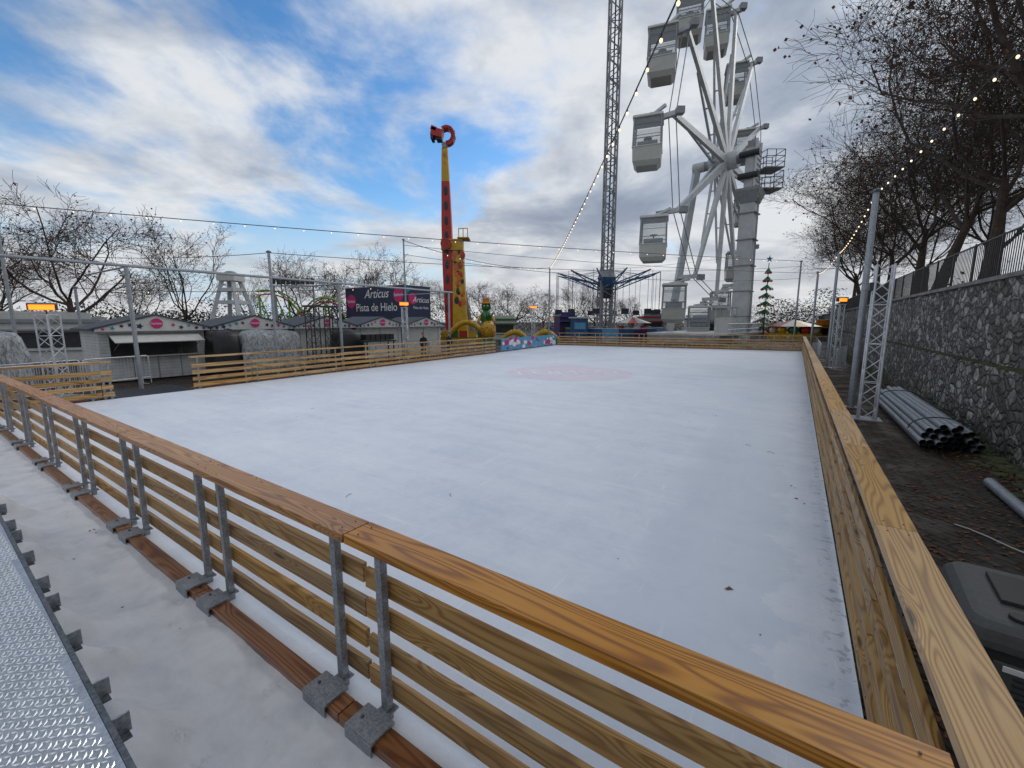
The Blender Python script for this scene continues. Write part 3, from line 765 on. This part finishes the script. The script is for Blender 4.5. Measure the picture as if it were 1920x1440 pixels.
# ---------------------------------------------------------------- market stalls
def stall(a,n,idx):
    e_=empty('market_stall',RK(a,n),-TH)
    W=3.75; D=2.6; H=2.2; m=MB()
    t=.06
    m.box((-D/2,0,H/2),(t,W,H),PLANK)
    for s_ in(-1,1): m.box((0,s_*(W/2-t/2),H/2),(D-t*2,t,H),PLANK)
    m.box((D/2,0,.5),(t,W,1.0),PLANK)
    if idx in(0,):
        for s_ in(-1,1): m.box((D/2,s_*(W/2-.16),1.5),(t,.32,1.0),PLANK)
        m.box((D/2,0,2.08),(t,W,.24),PLANK)
        m.box((-D/2+.25,0,1.4),(.3,W*.8,.9),GREYP)
        m.box((D/2+.18,0,1.02),(.4,W*.84,.04),OFFW)
        m.beam((D/2+.03,-W*.4,1.0),(D/2+.03,W*.4,1.0),.02,.02,DARK)
        Mf=Matrix.Rotation(rad(22),3,'Y'); m.box((D/2+.46,0,1.82),(.95,W*.84,.04),OFFW,Mf)
        for s_ in(-1,1): m.tube((D/2+.85,s_*W*.38,1.66),(D/2+.05,s_*W*.38,1.3),.015,GREYP,n=5)
        m.box((D/2+.034,0,.5),(.02,.05,.95),GREYP); 
        for s_ in(-.85,.85): m.box((D/2+.034,s_,.5),(.02,.04,.95),GREYP)
    else:
        m.box((D/2,0,1.6),(t,W,1.2),PLANK)
        m.box((D/2+.04,0,1.5),(.03,W*.84,.9),OFFW); 
        for s_ in(-.42,0,.42): m.box((D/2+.06,W*s_,1.5),(.02,.06,.92),GREYP)
    m.obj('walls',parent=e_)
    r=MB(); rh=.55; ov=.25
    for s_ in(-1,1):
        y1=s_*(W/2+ov)
        vs=[(-D/2-ov,0,H+rh),(D/2+.35,0,H+rh),(D/2+.35,y1,H-.06),(-D/2-ov,y1,H-.06)]
        vs+=[(x,y,z+.07) for x,y,z in vs]
        fs=[(0,1,2,3),(7,6,5,4),(0,4,5,1),(1,5,6,2),(2,6,7,3),(3,7,4,0)]
        r.add(vs,fs,ROOF)
    r.add([(D/2+.03,-W/2,H),(D/2+.03,W/2,H),(D/2+.03,0,H+rh-.04)],[(0,1,2)],PLANK)
    r.add([(-D/2-.03,-W/2,H),(-D/2-.03,W/2,H),(-D/2-.03,0,H+rh-.04)],[(0,2,1)],PLANK)
    r.obj('roof',parent=e_)
    gp=MB(); x=D/2+.36
    gp.add([(x,-W/2-.15,H-.10),(x,W/2+.15,H-.10),(x,W/2+.15,H+.04),(x,0,H+rh+.02),(x,-W/2-.15,H+.04)],[(0,1,2,3,4)],OFFW)
    for s_ in(-1,1): gp.beam((x+.01,0,H+rh+.05),(x+.01,s_*(W/2+.28),H-.0),.06,.07,ROOF)
    cols=[PINK,NAVY,TEAL,NAVY,PURPLE,SKYB]
    def star(y,z,r_,mat,xx):
        vs=[(xx,y,z)]
        for k in range(10):
            rr_=r_ if k%2==0 else r_*.5; an=math.pi*k/5+.3; vs.append((xx,y+rr_*math.sin(an),z+rr_*math.cos(an)))
        gp.add(vs,[(0,1+k,1+(k+1)%10) for k in range(10)],mat)
    for k in range(13):
        y=-W/2+.1+k*(W-.2)/12
        hh=rh*(1-abs(y)/(W/2))
        if abs(y)<.3: continue
        star(y,H-.02+hh*random.uniform(.2,.8),random.uniform(.07,.13)+.06*hh,cols[(k*2+k//3+idx)%6],x+.004+.001*k)
    gp.tube((x+.022,0,H+.22),(x+.028,0,H+.22),.22,PINK,n=28)
    gp.obj('decorated_gable',parent=e_)
    text('gable_lettering','lumeo',.15,SIGNW,(x+.034,0,H+.22),(rad(90),0,rad(90)),e_)
for k,(a,n) in enumerate(((-25.0,7.0),(-25.0,11.1),(-25.0,15.2),(-25.0,19.3),(-25.0,23.4))): stall(a,n,k)

# ---------------------------------------------------------------- container sign
ct=empty('sign_container',RK(-28.9,26.6),-TH)
m=MB(); LW=8.6; DD=3.0
m.box((-LW/2,DD/2,2.8),(LW,DD,5.7),NAVY)
m.add([(-1.6,-.006,5.6),(-.9,-.006,3.9),(-.01,-.006,3.6),(-.01,-.006,5.6)],[(0,1,2,3)],PURPLE)
m.add([(-LW+.01,-.006,3.3),(-LW+1.3,-.006,3.1),(-LW+1.0,-.006,4.4),(-LW+.01,-.006,5.3)],[(0,1,2,3)],PURPLE)
for x in(-LW+.9,-.95): m.tube((x,-.02,4.4 if x<-3 else 4.85),(x,-.012,4.4 if x<-3 else 4.85),.66,PINK,n=32)
m.add([(.006,.05,4.9),(.006,.9,5.5),(.006,.05,5.5)],[(0,1,2)],TEAL)
m.tube((.012,.75,4.5),(.02,.75,4.5),.5,PINK,n=24)
m.beam((-LW,-.0,5.68),(0,-.0,5.68),.06,.06,GREYP)
m.obj('container_body',parent=ct)
text('lettering','Articus',1.15,SIGNW,(-4.0,-.02,5.0),(rad(90),0,0),ct,.35)
text('lettering','Pista de Hielo',1.05,SIGNW,(-4.1,-.02,3.75),(rad(90),0,0),ct)
for x,z in((-LW+.9,4.4),(-.95,4.85)): text('lettering','lumeo',.46,SIGNW,(x,-.03,z),(rad(90),0,0),ct)
text('lettering','Articus',.7,SIGNW,(.02,1.75,4.4),(rad(90),0,rad(90)),ct,.35)
text('lettering','Pista de Hielo',.34,SIGNW,(.02,1.75,3.7),(rad(90),0,rad(90)),ct)

# ---------------------------------------------------------------- covered equipment, racks, barriers
def tarp(name,a,n,w,d,h,mat,seed):
    m=MB(); rings=[]; K=28
    for z,s_ in((-.06,1.08),(.3,1.02),(h*.6,.98),(h*.9,.93),(h,.8),(h*1.05,.35)):
        ring=[]
        for k in range(K):
            t=6.283*k/K; cx=math.copysign(abs(math.cos(t))**.45,math.cos(t)); sy=math.copysign(abs(math.sin(t))**.45,math.sin(t))
            q=s_*(1+.12*mn.noise(Vector((k*.9,z*1.5,seed))))
            ring.append((cx*w/2*q,sy*d/2*q,z+(.14*mn.noise(Vector((k*.5,z,seed+4))) if z>.5 else 0)))
        rings.append(ring)
    m.loft(rings,mat); m.obj(name,RK(a,n),-TH,smooth=True)
tarp('covered_equipment',-22.6,9.2,1.5,1.2,2.0,BLACK,1)
tarp('plastic_wrapped_pallet',-22.3,11.2,1.5,3.0,1.95,FILM,2)
tarp('covered_equipment',-22.4,15.8,1.3,1.8,1.9,BLACK,5)
tarp('plastic_wrapped_pallet',-24.2,1.9,1.8,2.6,2.1,FILM,9)
def rack(a,n,h=2.7):
    m=MB(); truss(m,(0,0,-.06),h,.5,DARK,.03,.45); m.box((0,0,-.03),(.8,.8,.05),DARK); m.box((0,0,h),(.7,.7,.1),DARK)
    m.obj('black_truss_tower',RK(a,n),-TH)
rack(-21.6,13.2,3.3); rack(-21.6,14.3,3.3)
m=MB()
for k in range(6): m.box((0,-.9+k*.36,1.55),(.5,.3,.35),BLACK)
m.box((0,0,1.3),(.7,2.3,.08),DARK)
for y in(-1,1): 
    for x in(-.25,.25): m.box((x,y,.62),(.06,.06,1.36),DARK)
m.obj('skate_rack',RK(-21.3,17.2),-TH)
def barrier(P,Q):
    P=Vector(P);Q=Vector(Q); d=Q-P; L=d.length; m=MB(); n=max(1,round(L/2.3))
    for k in range(n):
        x0=k*L/n+.04; x1=(k+1)*L/n-.04
        m.path([Vector((x0,0,-.05)),Vector((x0,0,1.02)),Vector((x0+.08,0,1.1)),Vector((x1-.08,0,1.1)),Vector((x1,0,1.02)),Vector((x1,0,-.05))],.02,ALU,6)
        m.tube((x0,0,.2),(x1,0,.2),.016,ALU,n=5)
        q=x0+.12
        while q<x1: m.tube((q,0,.2),(q,0,1.1),.008,ALU,n=4,cap=False); q+=.12
        for x in(x0+.3,x1-.3): m.box((x,0,-.04),(.05,.6,.02),ALU); m.tube((x,0,-.04),(x,0,.2),.016,ALU,n=5)
    m.obj('crowd_barrier',P,math.atan2(d.y,d.x))
barrier(RK(-20.3,-.5),RK(-20.5,4.2)); barrier(RK(-21.4,2.0),RK(-22.6,6.4))
barrier(RK(-21,20),RK(-21.5,27)); barrier(RK(1.9,28),RK(2.6,31.6)); barrier(RK(1.4,33),RK(1.5,40)); barrier(RK(-12,46.5),RK(4,49))

# ---------------------------------------------------------------- people
def person(name,loc,rz,coat,arm=0):
    root=empty(name,loc,rz)
    V=[(0,0,.95),(0,0,1.12),(0,0,1.32),(0,.0,1.47),(0,-.01,1.56),
       (.17,0,1.42),(.24,.02,1.16),(.22,-.09,.92),(-.17,0,1.42),(-.24,.02,1.16),(-.22,-.07,.92),
       (.09,0,.9),(.10,-.02,.5),(.10,.02,.09),(.10,-.14,.04),(-.09,0,.9),(-.11,.03,.5),(-.12,.06,.09),(-.12,-.10,.04)]
    E=[(0,1),(1,2),(2,3),(3,4),(2,5),(5,6),(6,7),(2,8),(8,9),(9,10),(0,11),(11,12),(12,13),(13,14),(0,15),(15,16),(16,17),(17,18)]
    Rr=[.165,.155,.18,.09,.055,.085,.062,.042,.085,.062,.042,.11,.075,.05,.045,.11,.075,.05,.045]
    me=bpy.data.meshes.new('body'); me.from_pydata(V,E,[]); me.materials.append(coat)
    o=bpy.data.objects.new('body',me); scene.collection.objects.link(o); o.parent=root
    sk=o.modifiers.new('skin','SKIN'); 
    for i,r_ in enumerate(Rr): me.skin_vertices[0].data[i].radius=(r_,r_*.8)
    me.skin_vertices[0].data[0].use_root=True
    sb=o.modifiers.new('sub','SUBSURF'); sb.levels=1; sb.render_levels=2
    h=MB()
    h.ball((0,-.01,1.66),.095,SKIN,14,10,(.82,1.0,1.25)); h.ball((0,.02,1.70),.105,HAIR,14,10,(.88,.98,1.05))
    h.ball((0,-.108,1.65),.018,SKIN,6,5,(.8,1,1.4))
    for s_ in(-1,1):
        h.ball((s_*.03,-.098,1.675),.009,DARK,6,4); h.ball((s_*.083,0,1.66),.02,SKIN,6,5,(.4,1,1.4))
    h.box((0,-.1,1.61),(.04,.006,.008),LIPS)
    h.obj('head',parent=root,smooth=True)
    for s_,wr in((1,(.22,-.09,.92)),(-1,(-.22,-.07,.92))):
        k=MB(); w_=Vector(wr); k.ball(w_+Vector((0,-.01,-.055)),.04,SKIN,8,6,(.55,.9,1.1))
        for j in range(4):
            b_=w_+Vector((0,-.038+j*.019,-.09)); L_=(.055,.066,.062,.05)[j]
            k.tube(b_,b_+Vector((-s_*.006,0,-L_*.55)),.009,SKIN,.008,6); k.tube(b_+Vector((-s_*.006,0,-L_*.55)),b_+Vector((-s_*.02,0,-L_)),.008,SKIN,.007,6)
        k.tube(w_+Vector((0,-.035,-.04)),w_+Vector((-s_*.01,-.065,-.085)),.010,SKIN,.008,6)
        k.obj('hand',parent=root,smooth=True)
person('person',(-5.95,28.6,-.06),.6,CLOTH)
person('person',(-4.35,29.4,-.06),-.5,CLOTH2)

# ---------------------------------------------------------------- roller coaster etc
m=MB()
for i in(-1,1):
    for j in(-1,1):
        m.beam((i*1.9,j*1.9,-.06),(i*.5,j*.5,6.4),.3,.3,WHITE)
for z in(1.5,3,4.5,5.6):
    s_=1.9-1.4*z/6.4
    for i,j,k,l in((-1,-1,1,-1),(1,-1,1,1),(1,1,-1,1),(-1,1,-1,-1)): m.beam((i*s_,j*s_,z),(k*s_,l*s_,z+.0),.16,.3,WHITE)
m.box((0,0,6.6),(1.6,1.6,.5),OFFW); m.ball((0,0,6.9),.6,GREYP,12,6,(1,1,.6))
o=m.obj('white_ride_pylon',(-22.0,34,0)); o.scale=(.85,.85,.88)
m=MB(); pts=[]
for k in range(50):
    t=k/49; x=-24+t*8.0; y=41+1.6*math.sin(t*6); z=4.7+.8*math.sin(t*8+.8)-t*1.0; pts.append(Vector((x,y,z)))
for o,mt in((Vector((0,.4,0)),LIME),(Vector((0,-.4,0)),LIME),(Vector((0,0,-.35)),PINK)): m.path([q+o for q in pts],.07,mt,6)
for k in range(0,50,2): m.beam(pts[k]+Vector((0,-.4,0)),pts[k]+Vector((0,.4,0)),.06,.06,LIME)
for k in range(0,50,6): m.tube((pts[k].x,pts[k].y,-.06),pts[k]-Vector((0,0,.35)),.10,LIME,n=8); m.tube((pts[k].x+1.2,pts[k].y+1,-.06),pts[k]-Vector((0,0,.35)),.06,LIME,n=6)
m.obj('roller_coaster')
m=MB()
for k in range(9): m.box((k*.42,0,0),(.3,.12,.5),DARK,Matrix.Rotation(.2*(-1)**k,3,'Y'))
m.beam((-.4,0,-.4),(3.8,0,-.4),.1,.1,GREYP)
for x in(0,3.4): m.beam((x,0,-.4),(x,0,-5.96),.12,.12,GREYP)
m.obj('fairground_gantry',(-20.6,37.5,5.9))

m=MB(); m.tube((0,0,-.06),(0,0,10.4),.1,DARK,.05,8)
for k in range(8):
    z=1.3+k*1.12; r_=1.5*(1-k/9.2)
    for j in range(22):
        a=6.283*j/22+k; L=r_*random.uniform(.85,1.1)
        m.beam((0,0,z+.6),(math.cos(a)*L,math.sin(a)*L,z),.08,.05,GREEN,.16,.1)
    for j in range(8):
        a=6.283*j/8+k*.4; m.ball((math.cos(a)*r_,math.sin(a)*r_,z-.1),.13,random.choice((RED,YEL,SIGNW)),6,5)
for k in range(5):
    a=rad(90+72*k); m.add([(0,-.05,10.9),(math.cos(a+.63)*.2,-.05,10.9+math.sin(a+.63)*.2),(math.cos(a)*.55,-.05,10.9+math.sin(a)*.55),(math.cos(a-.63)*.2,-.05,10.9+math.sin(a-.63)*.2)],[(0,1,2,3)],TEAL)
m.obj('christmas_tree',(35.3,60,0))
def kid(name,loc,R_,cols,h):
    m=MB(); m.tube((0,0,-.06),(0,0,.9),R_,cols[0],R_,20); m.tube((0,0,.9),(0,0,h),.3,cols[1],.3,10)
    for k in range(12):
        a=6.283*k/12; b=6.283*(k+1)/12
        m.add([(0,0,h+.7),(math.cos(a)*R_,math.sin(a)*R_,h-.2),(math.cos(b)*R_,math.sin(b)*R_,h-.2)],[(0,1,2)],cols[k%len(cols)])
        m.ball((math.cos(a)*R_*.8,math.sin(a)*R_*.8,1.3),.5,cols[(k+1)%len(cols)],8,6,(1.3,.8,1))
    m.obj(name,loc)
kid('children_carousel',(37.5,57,0),3.2,[YEL,GREEN,RED,OFFW],2.0)
kid('children_carousel',(7.2,62,0),2.6,[RED,YEL,BLUE],2.9)
kid('children_carousel',(18.0,64,0),2.8,[GREYP,OFFW,RED],2.4)
def kiosk(loc,w,h,c1,c2,rz=0):
    m=MB(); m.box((0,0,h/2-.03),(w,2.5,h+.06),c1); m.box((0,-1.27,h*.55),(w*.8,.04,h*.4),DARK); m.box((0,-1.5,h*.82),(w*1.05,.5,.12),c2)
    m.box((0,0,h+.12),(w*1.08,2.9,.24),c2); m.box((0,-1.4,h+.4),(w*.9,.06,.5),c1); m.box((0,-1.3,h*.27),(w*.84,.1,.06),c2)
    m.obj('fairground_kiosk',loc,rz,bevel=.02)
kiosk((42,58,0),4,2.0,ORANGE,YEL); kiosk((7.0,57,0),2.2,3.0,PURPLE,BLUE,.2); kiosk((-1.0,60,0),3,2.6,OFFW,GREEN); kiosk((29,66,0),4,2.7,OFFW,BLUE); kiosk((22,68,0),3.5,3,GREYP,RED); kiosk((-14,52,0),5,2.7,OFFW,TEAL)
kiosk((-37,34,0),6,2.6,OFFW,GREYP,.3); kiosk((-30,28,0),5,2.4,OFFW,GREYP,.5)

# ---------------------------------------------------------------- trees
def tree_mesh(name,seed,H,leaves,upright=.5,spread=1.0,dens=1.0,r0=.28,tw=.008):
    rg=random.Random(seed); m=MB(); tips=[]
    m.mi(BARK); m.mi(LEAF)
    def tb(p,q,r1,r2,n):
        m.tube(p,q,r1,BARK,r2,n,False)
    def grow(p,d,L,r,lev):
        ns={0:4,1:6,2:5,3:4,4:3}[lev]; pts=[p.copy()]; rs=[r]
        sides={0:9,1:7,2:5,3:4,4:3}[lev]; cur=p.copy(); dd=d.copy()
        for k in range(ns):
            wob={0:.05,1:.22,2:.3,3:.32,4:.3}[lev]
            dd=(dd+Vector((rg.gauss(0,wob),rg.gauss(0,wob),rg.gauss(0,wob*.7)+ {0:.0,1:.16,2:.13,3:.07,4:.03}[lev]*upright*2))).normalized()
            cur=cur+dd*(L/ns); pts.append(cur.copy()); rs.append(max(tw*.7,r*(1-.62*(k+1)/ns)))
        for k in range(ns): tb(pts[k],pts[k+1],rs[k],rs[k+1],sides)
        if lev==4:
            tips.append(pts[-1]); tips.append(pts[1]); return
        cnt={0:6,1:8,2:7,3:6}[lev]; cnt=max(2,int(cnt*(dens if lev>0 else 1)+.5))
        for c in range(cnt):
            t=(.72+.28*c/(cnt-1)) if lev==0 else (.25+.75*(c+rg.random()*.6)/cnt)
            t=min(t,.999); k=int(t*ns); f=t*ns-k; q=pts[k].lerp(pts[k+1],f); rr_=rs[k]*(1-f)+rs[k+1]*f
            base=(pts[k+1]-pts[k]).normalized()
            ang=rg.uniform(0,6.283) if lev>0 else 6.283*c/cnt+rg.uniform(-.3,.3)
            side=base.orthogonal().normalized(); side.rotate(Matrix.Rotation(ang,3,base))
            dv=(base*(.75 if lev>0 else .62)+side*(.8*spread)).normalized()
            if dv.z<-.15: dv.z*=.3; dv.normalize()
            ll={0:H*.50,1:H*.25,2:H*.14,3:H*.085}[lev]*rg.uniform(.7,1.15)*(1-.25*t if lev>0 else 1)
            grow(q,dv,ll,max(rr_*{0:.55,1:.5,2:.5,3:.55}[lev],tw),lev+1)
    grow(Vector((0,0,-.1)),Vector((rg.uniform(-.05,.05),rg.uniform(-.05,.05),1)).normalized(),H*.30,r0,0)
    lv=[];lf=[]
    for k in range(leaves):
        c=rg.choice(tips)+Vector((rg.gauss(0,.12),rg.gauss(0,.12),rg.gauss(0,.12))); s_=rg.uniform(.035,.075)
        u=Vector((rg.gauss(0,1),rg.gauss(0,1),rg.gauss(0,1))).normalized(); v=u.orthogonal().normalized()
        o=len(lv); lv+=[c+u*s_,c+v*s_,c-u*s_,c-v*s_]; lf.append((o,o+1,o+2,o+3))
    if lv: m.add(lv,lf,LEAF)
    me=bpy.data.meshes.new(name); me.from_pydata(m.v,[],m.f)
    for q in m.mats: me.materials.append(q)
    me.polygons.foreach_set('material_index',m.m); me.update()
    return me
T=[tree_mesh('t1',11,12.0,520,.45,1.25,.9,.30,.012),tree_mesh('t2',12,12.0,400,.75,.8,.75,.24,.012),tree_mesh('t3',13,12.0,480,.6,1.0,.8,.26,.012)]
TR=[tree_mesh('r1',21,14,1000,.5,1.15,1.1,.27,.008),tree_mesh('r2',22,14,1100,.55,1.0,1.1,.27,.008)]
def put(me,e_,d_,z,s_,rz):
    o=bpy.data.objects.new('bare_plane_tree',me); scene.collection.objects.link(o); o.location=(e_,d_,z); o.scale=(s_,s_,s_); o.rotation_euler=(0,0,rz)
for i,(u,d_,s_,k) in enumerate(((135,30,1.18,0),(0,36,1.0,2),(-60,27,1,1),(350,37,1.0,1),(265,46,.85,2),(560,43,1.0,2),(645,48,.95,0),(720,48,.95,1),(775,54,.9,2),(905,60,.85,2),(965,64,.85,0),(1080,70,.85,1),(1115,76,.85,0),(1180,86,.8,2),(1020,78,.85,2),(470,62,.85,1),(845,74,.85,1))):
    put(T[k],(u-960)/804*d_,d_,-.06,s_,i*1.7)
for i,(a,n,s_) in enumerate(((10.0,11,1.0),(6.9,18,1.15),(6.6,26,1.25),(6.2,33,1.28),(6.6,40,1.28),(6.2,48,1.25),(6.4,56,1.2),(6.3,64,1.2),(6.3,75,1.2),(11.5,22,1.3),(12,34,1.3),(11.5,48,1.3),(11,62,1.2),(14,16,1.25))):
    q=RK(a,n); put(TR[i%2],q.x,q.y,3.3,s_+.05*math.sin(i*2.3),i*2.1)

def mass(name,pts,mat,q,hh,dep,size,seed):
    rg=random.Random(seed); m=MB(); vs=[];fs=[]
    for (x0,y0),(x1,y1) in zip(pts[:-1],pts[1:]):
        L=math.hypot(x1-x0,y1-y0)
        for k in range(int(L*q)):
            t=rg.random(); x=x0+(x1-x0)*t; y=y0+(y1-y0)*t
            top=hh*(.55+.45*abs(mn.noise(Vector((x*.13,y*.13,seed))))*2.0+.25*mn.noise(Vector((x*.6,y*.6,seed))))
            z=top*(rg.random()**.9)
            c=Vector((x+rg.gauss(0,dep),y+rg.gauss(0,dep),z)); u=Vector((rg.gauss(0,1),rg.gauss(0,1),rg.gauss(0,1))).normalized(); v=u.orthogonal().normalized()
            s1=size*rg.uniform(.5,1.3); o=len(vs); vs+=[c+u*s1,c+v*s1*.4,c-u*s1*.8,c-v*s1*.4]; fs.append((o,o+1,o+2,o+3))
    m.add(vs,fs,mat); m.obj(name)
mass('distant_treeline',[(-150,40),(-70,75),(-30,100),(20,115),(70,110),(110,95)],TWIG,170,6.5,3,.26,4)
mass('evergreen_hedge',[(-75,38),(-42,44),(-30,52),(-12,62)],CARVE,200,3.6,.8,.2,5)
mass('evergreen_hedge',[(44,74),(58,74)],CARVE,300,7,1.2,.24,8)
mass('shrubs',[tuple(RK(7,25).xy),tuple(RK(7.5,90).xy)],TWIG,110,4.6,.9,.12,12)

# fallen leaves
lv=MB(); vs=[];fs=[]; rg=random.Random(5)
def leaf(a,n,z,s_):
    o=len(vs); an=rg.uniform(0,6.28); p=RK(a,n,z); k=7
    vs.append(p+Vector((0,0,.006)))
    for j in range(k):
        t=an+6.283*j/k; r_=s_*(1 if j%2==0 else .55); vs.append(p+Vector((math.cos(t)*r_,math.sin(t)*r_*.7,rg.uniform(.0,.012))))
    for j in range(k): fs.append((o,o+1+j,o+1+(j+1)%k))
for k in range(34): leaf(-rg.random()**1.3*17,2.8+rg.random()**1.2*36,.003,rg.uniform(.008,.020))
for k in range(26): leaf(.45-abs(rg.gauss(0,.35)),rg.uniform(6,35),.003,rg.uniform(.012,.028))
leaf(-.33,4.25,.003,.045)
for k in range(4600): leaf(rg.uniform(.75,3.5),2+rg.random()**1.4*34,-.055,rg.uniform(.018,.045))
for k in range(2400): leaf(3.35-abs(rg.gauss(0,.32)),3+rg.random()**1.2*34,-.052,rg.uniform(.025,.055))
for k in range(6): leaf(rg.uniform(-7,-1.5),rg.uniform(.9,1.3),.035,rg.uniform(.012,.022))
lv.add(vs,fs,LEAF); lv.obj('fallen_leaves')
tw=MB()
for k in range(14):
    a=-rg.random()*12; n=3+rg.random()*22; an=rg.uniform(0,6.28); L=rg.uniform(.03,.09); p0=RK(a,n,.006)
    tw.path([p0,p0+Vector((math.cos(an)*L,math.sin(an)*L,.004)),p0+Vector((math.cos(an+.3)*L*1.8,math.sin(an+.3)*L*1.8,0))],.003,BARK,4)
tw.obj('fallen_twigs')

# ---------------------------------------------------------------- world
w=bpy.data.worlds.new('World'); scene.world=w; w.use_nodes=True; nt=w.node_tree; nt.nodes.clear()
out=nt.nodes.new('ShaderNodeOutputWorld'); bg=nt.nodes.new('ShaderNodeBackground'); nt.links.new(bg.outputs[0],out.inputs[0])
sky=nt.nodes.new('ShaderNodeTexSky'); sky.sky_type='NISHITA'; sky.sun_disc=False
SE=rad(32); SA=rad(50)
sky.sun_elevation=SE; sky.sun_rotation=SA; sky.air_density=1.0; sky.dust_density=.4; sky.ozone_density=2.0
co=nt.nodes.new('ShaderNodeTexCoord').outputs['Generated']
sp=nt.nodes.new('ShaderNodeSeparateXYZ'); nt.links.new(co,sp.inputs[0])
zz=math_(nt,'ADD',math_(nt,'MAXIMUM',sp.outputs[2],0.0),.20)
cx_=math_(nt,'DIVIDE',sp.outputs[0],zz); cy_=math_(nt,'DIVIDE',sp.outputs[1],zz)
cb=nt.nodes.new('ShaderNodeCombineXYZ'); nt.links.new(cx_,cb.inputs[0]); nt.links.new(cy_,cb.inputs[1])
pv=cb.outputs[0]
n1=noise_(nt,mapping(nt,pv,(1,.8,1),(3.3,1.7,0)),1.5,10,.58,.25)
n2=noise_(nt,mapping(nt,pv,(1,1,1),(7.1,2.2,4)),1.6,9,.58,.25)
dt=nt.nodes.new('ShaderNodeVectorMath'); dt.operation='DOT_PRODUCT'; nt.links.new(co,dt.inputs[0]); dt.inputs[1].default_value=Vector((-.42,.78,.46)).normalized()
blue=smooth(nt,dt.outputs['Value'],.76,.99)
den=math_(nt,'SUBTRACT',math_(nt,'ADD',n1,.18),math_(nt,'MULTIPLY',blue,.25))
cov=smooth(nt,den,.36,.57)
shade=math_(nt,'SUBTRACT',n2,math_(nt,'MULTIPLY',smooth(nt,den,.50,.85),.10))
cr=nt.nodes.new('ShaderNodeValToRGB'); e=cr.color_ramp.elements
e[0].position=.27; e[0].color=(.29,.35,.46,1); e[1].position=.58; e[1].color=(.83,.86,.90,1)
x=e.new(.42); x.color=(.46,.52,.62,1)
nt.links.new(shade,cr.inputs[0])
hz=smooth(nt,sp.outputs[2],.0,.28,1,0)
cc=mixc(nt,math_(nt,'MULTIPLY',hz,.55),cr.outputs[0],(.84,.825,.80))
mul=nt.nodes.new('ShaderNodeVectorMath'); mul.operation='SCALE'; nt.links.new(cc,mul.inputs[0]); mul.inputs['Scale'].default_value=9.2
skb=nt.nodes.new('ShaderNodeHueSaturation'); skb.inputs['Saturation'].default_value=1.28; skb.inputs['Value'].default_value=1.7; nt.links.new(sky.outputs[0],skb.inputs['Color'])
skc=mixc(nt,hz,skb.outputs[0],(5.5,6.6,7.8))
fin=mixc(nt,cov,skc,mul.outputs[0])
nt.links.new(fin,bg.inputs[0]); bg.inputs[1].default_value=.1

sd=bpy.data.lights.new('sun','SUN'); sd.energy=1.1; sd.angle=rad(20); sd.color=(1,.97,.93)
so=bpy.data.objects.new('sun',sd); scene.collection.objects.link(so)
sv=Vector((math.sin(SA)*math.cos(SE),math.cos(SA)*math.cos(SE),math.sin(SE)))
so.rotation_euler=sv.to_track_quat('Z','Y').to_euler(); so.location=sv*50

# ---------------------------------------------------------------- camera
cd=bpy.data.cameras.new('camera'); cd.lens=14.9; cd.sensor_width=36; cd.clip_start=.05; cd.clip_end=2000
co_=bpy.data.objects.new('camera',cd); scene.collection.objects.link(co_); co_.location=(0,0,2.54); co_.rotation_euler=(rad(90-8.5),0,0)
scene.camera=co_
scene.view_settings.view_transform='Standard'; scene.view_settings.look='None'; scene.view_settings.exposure=0
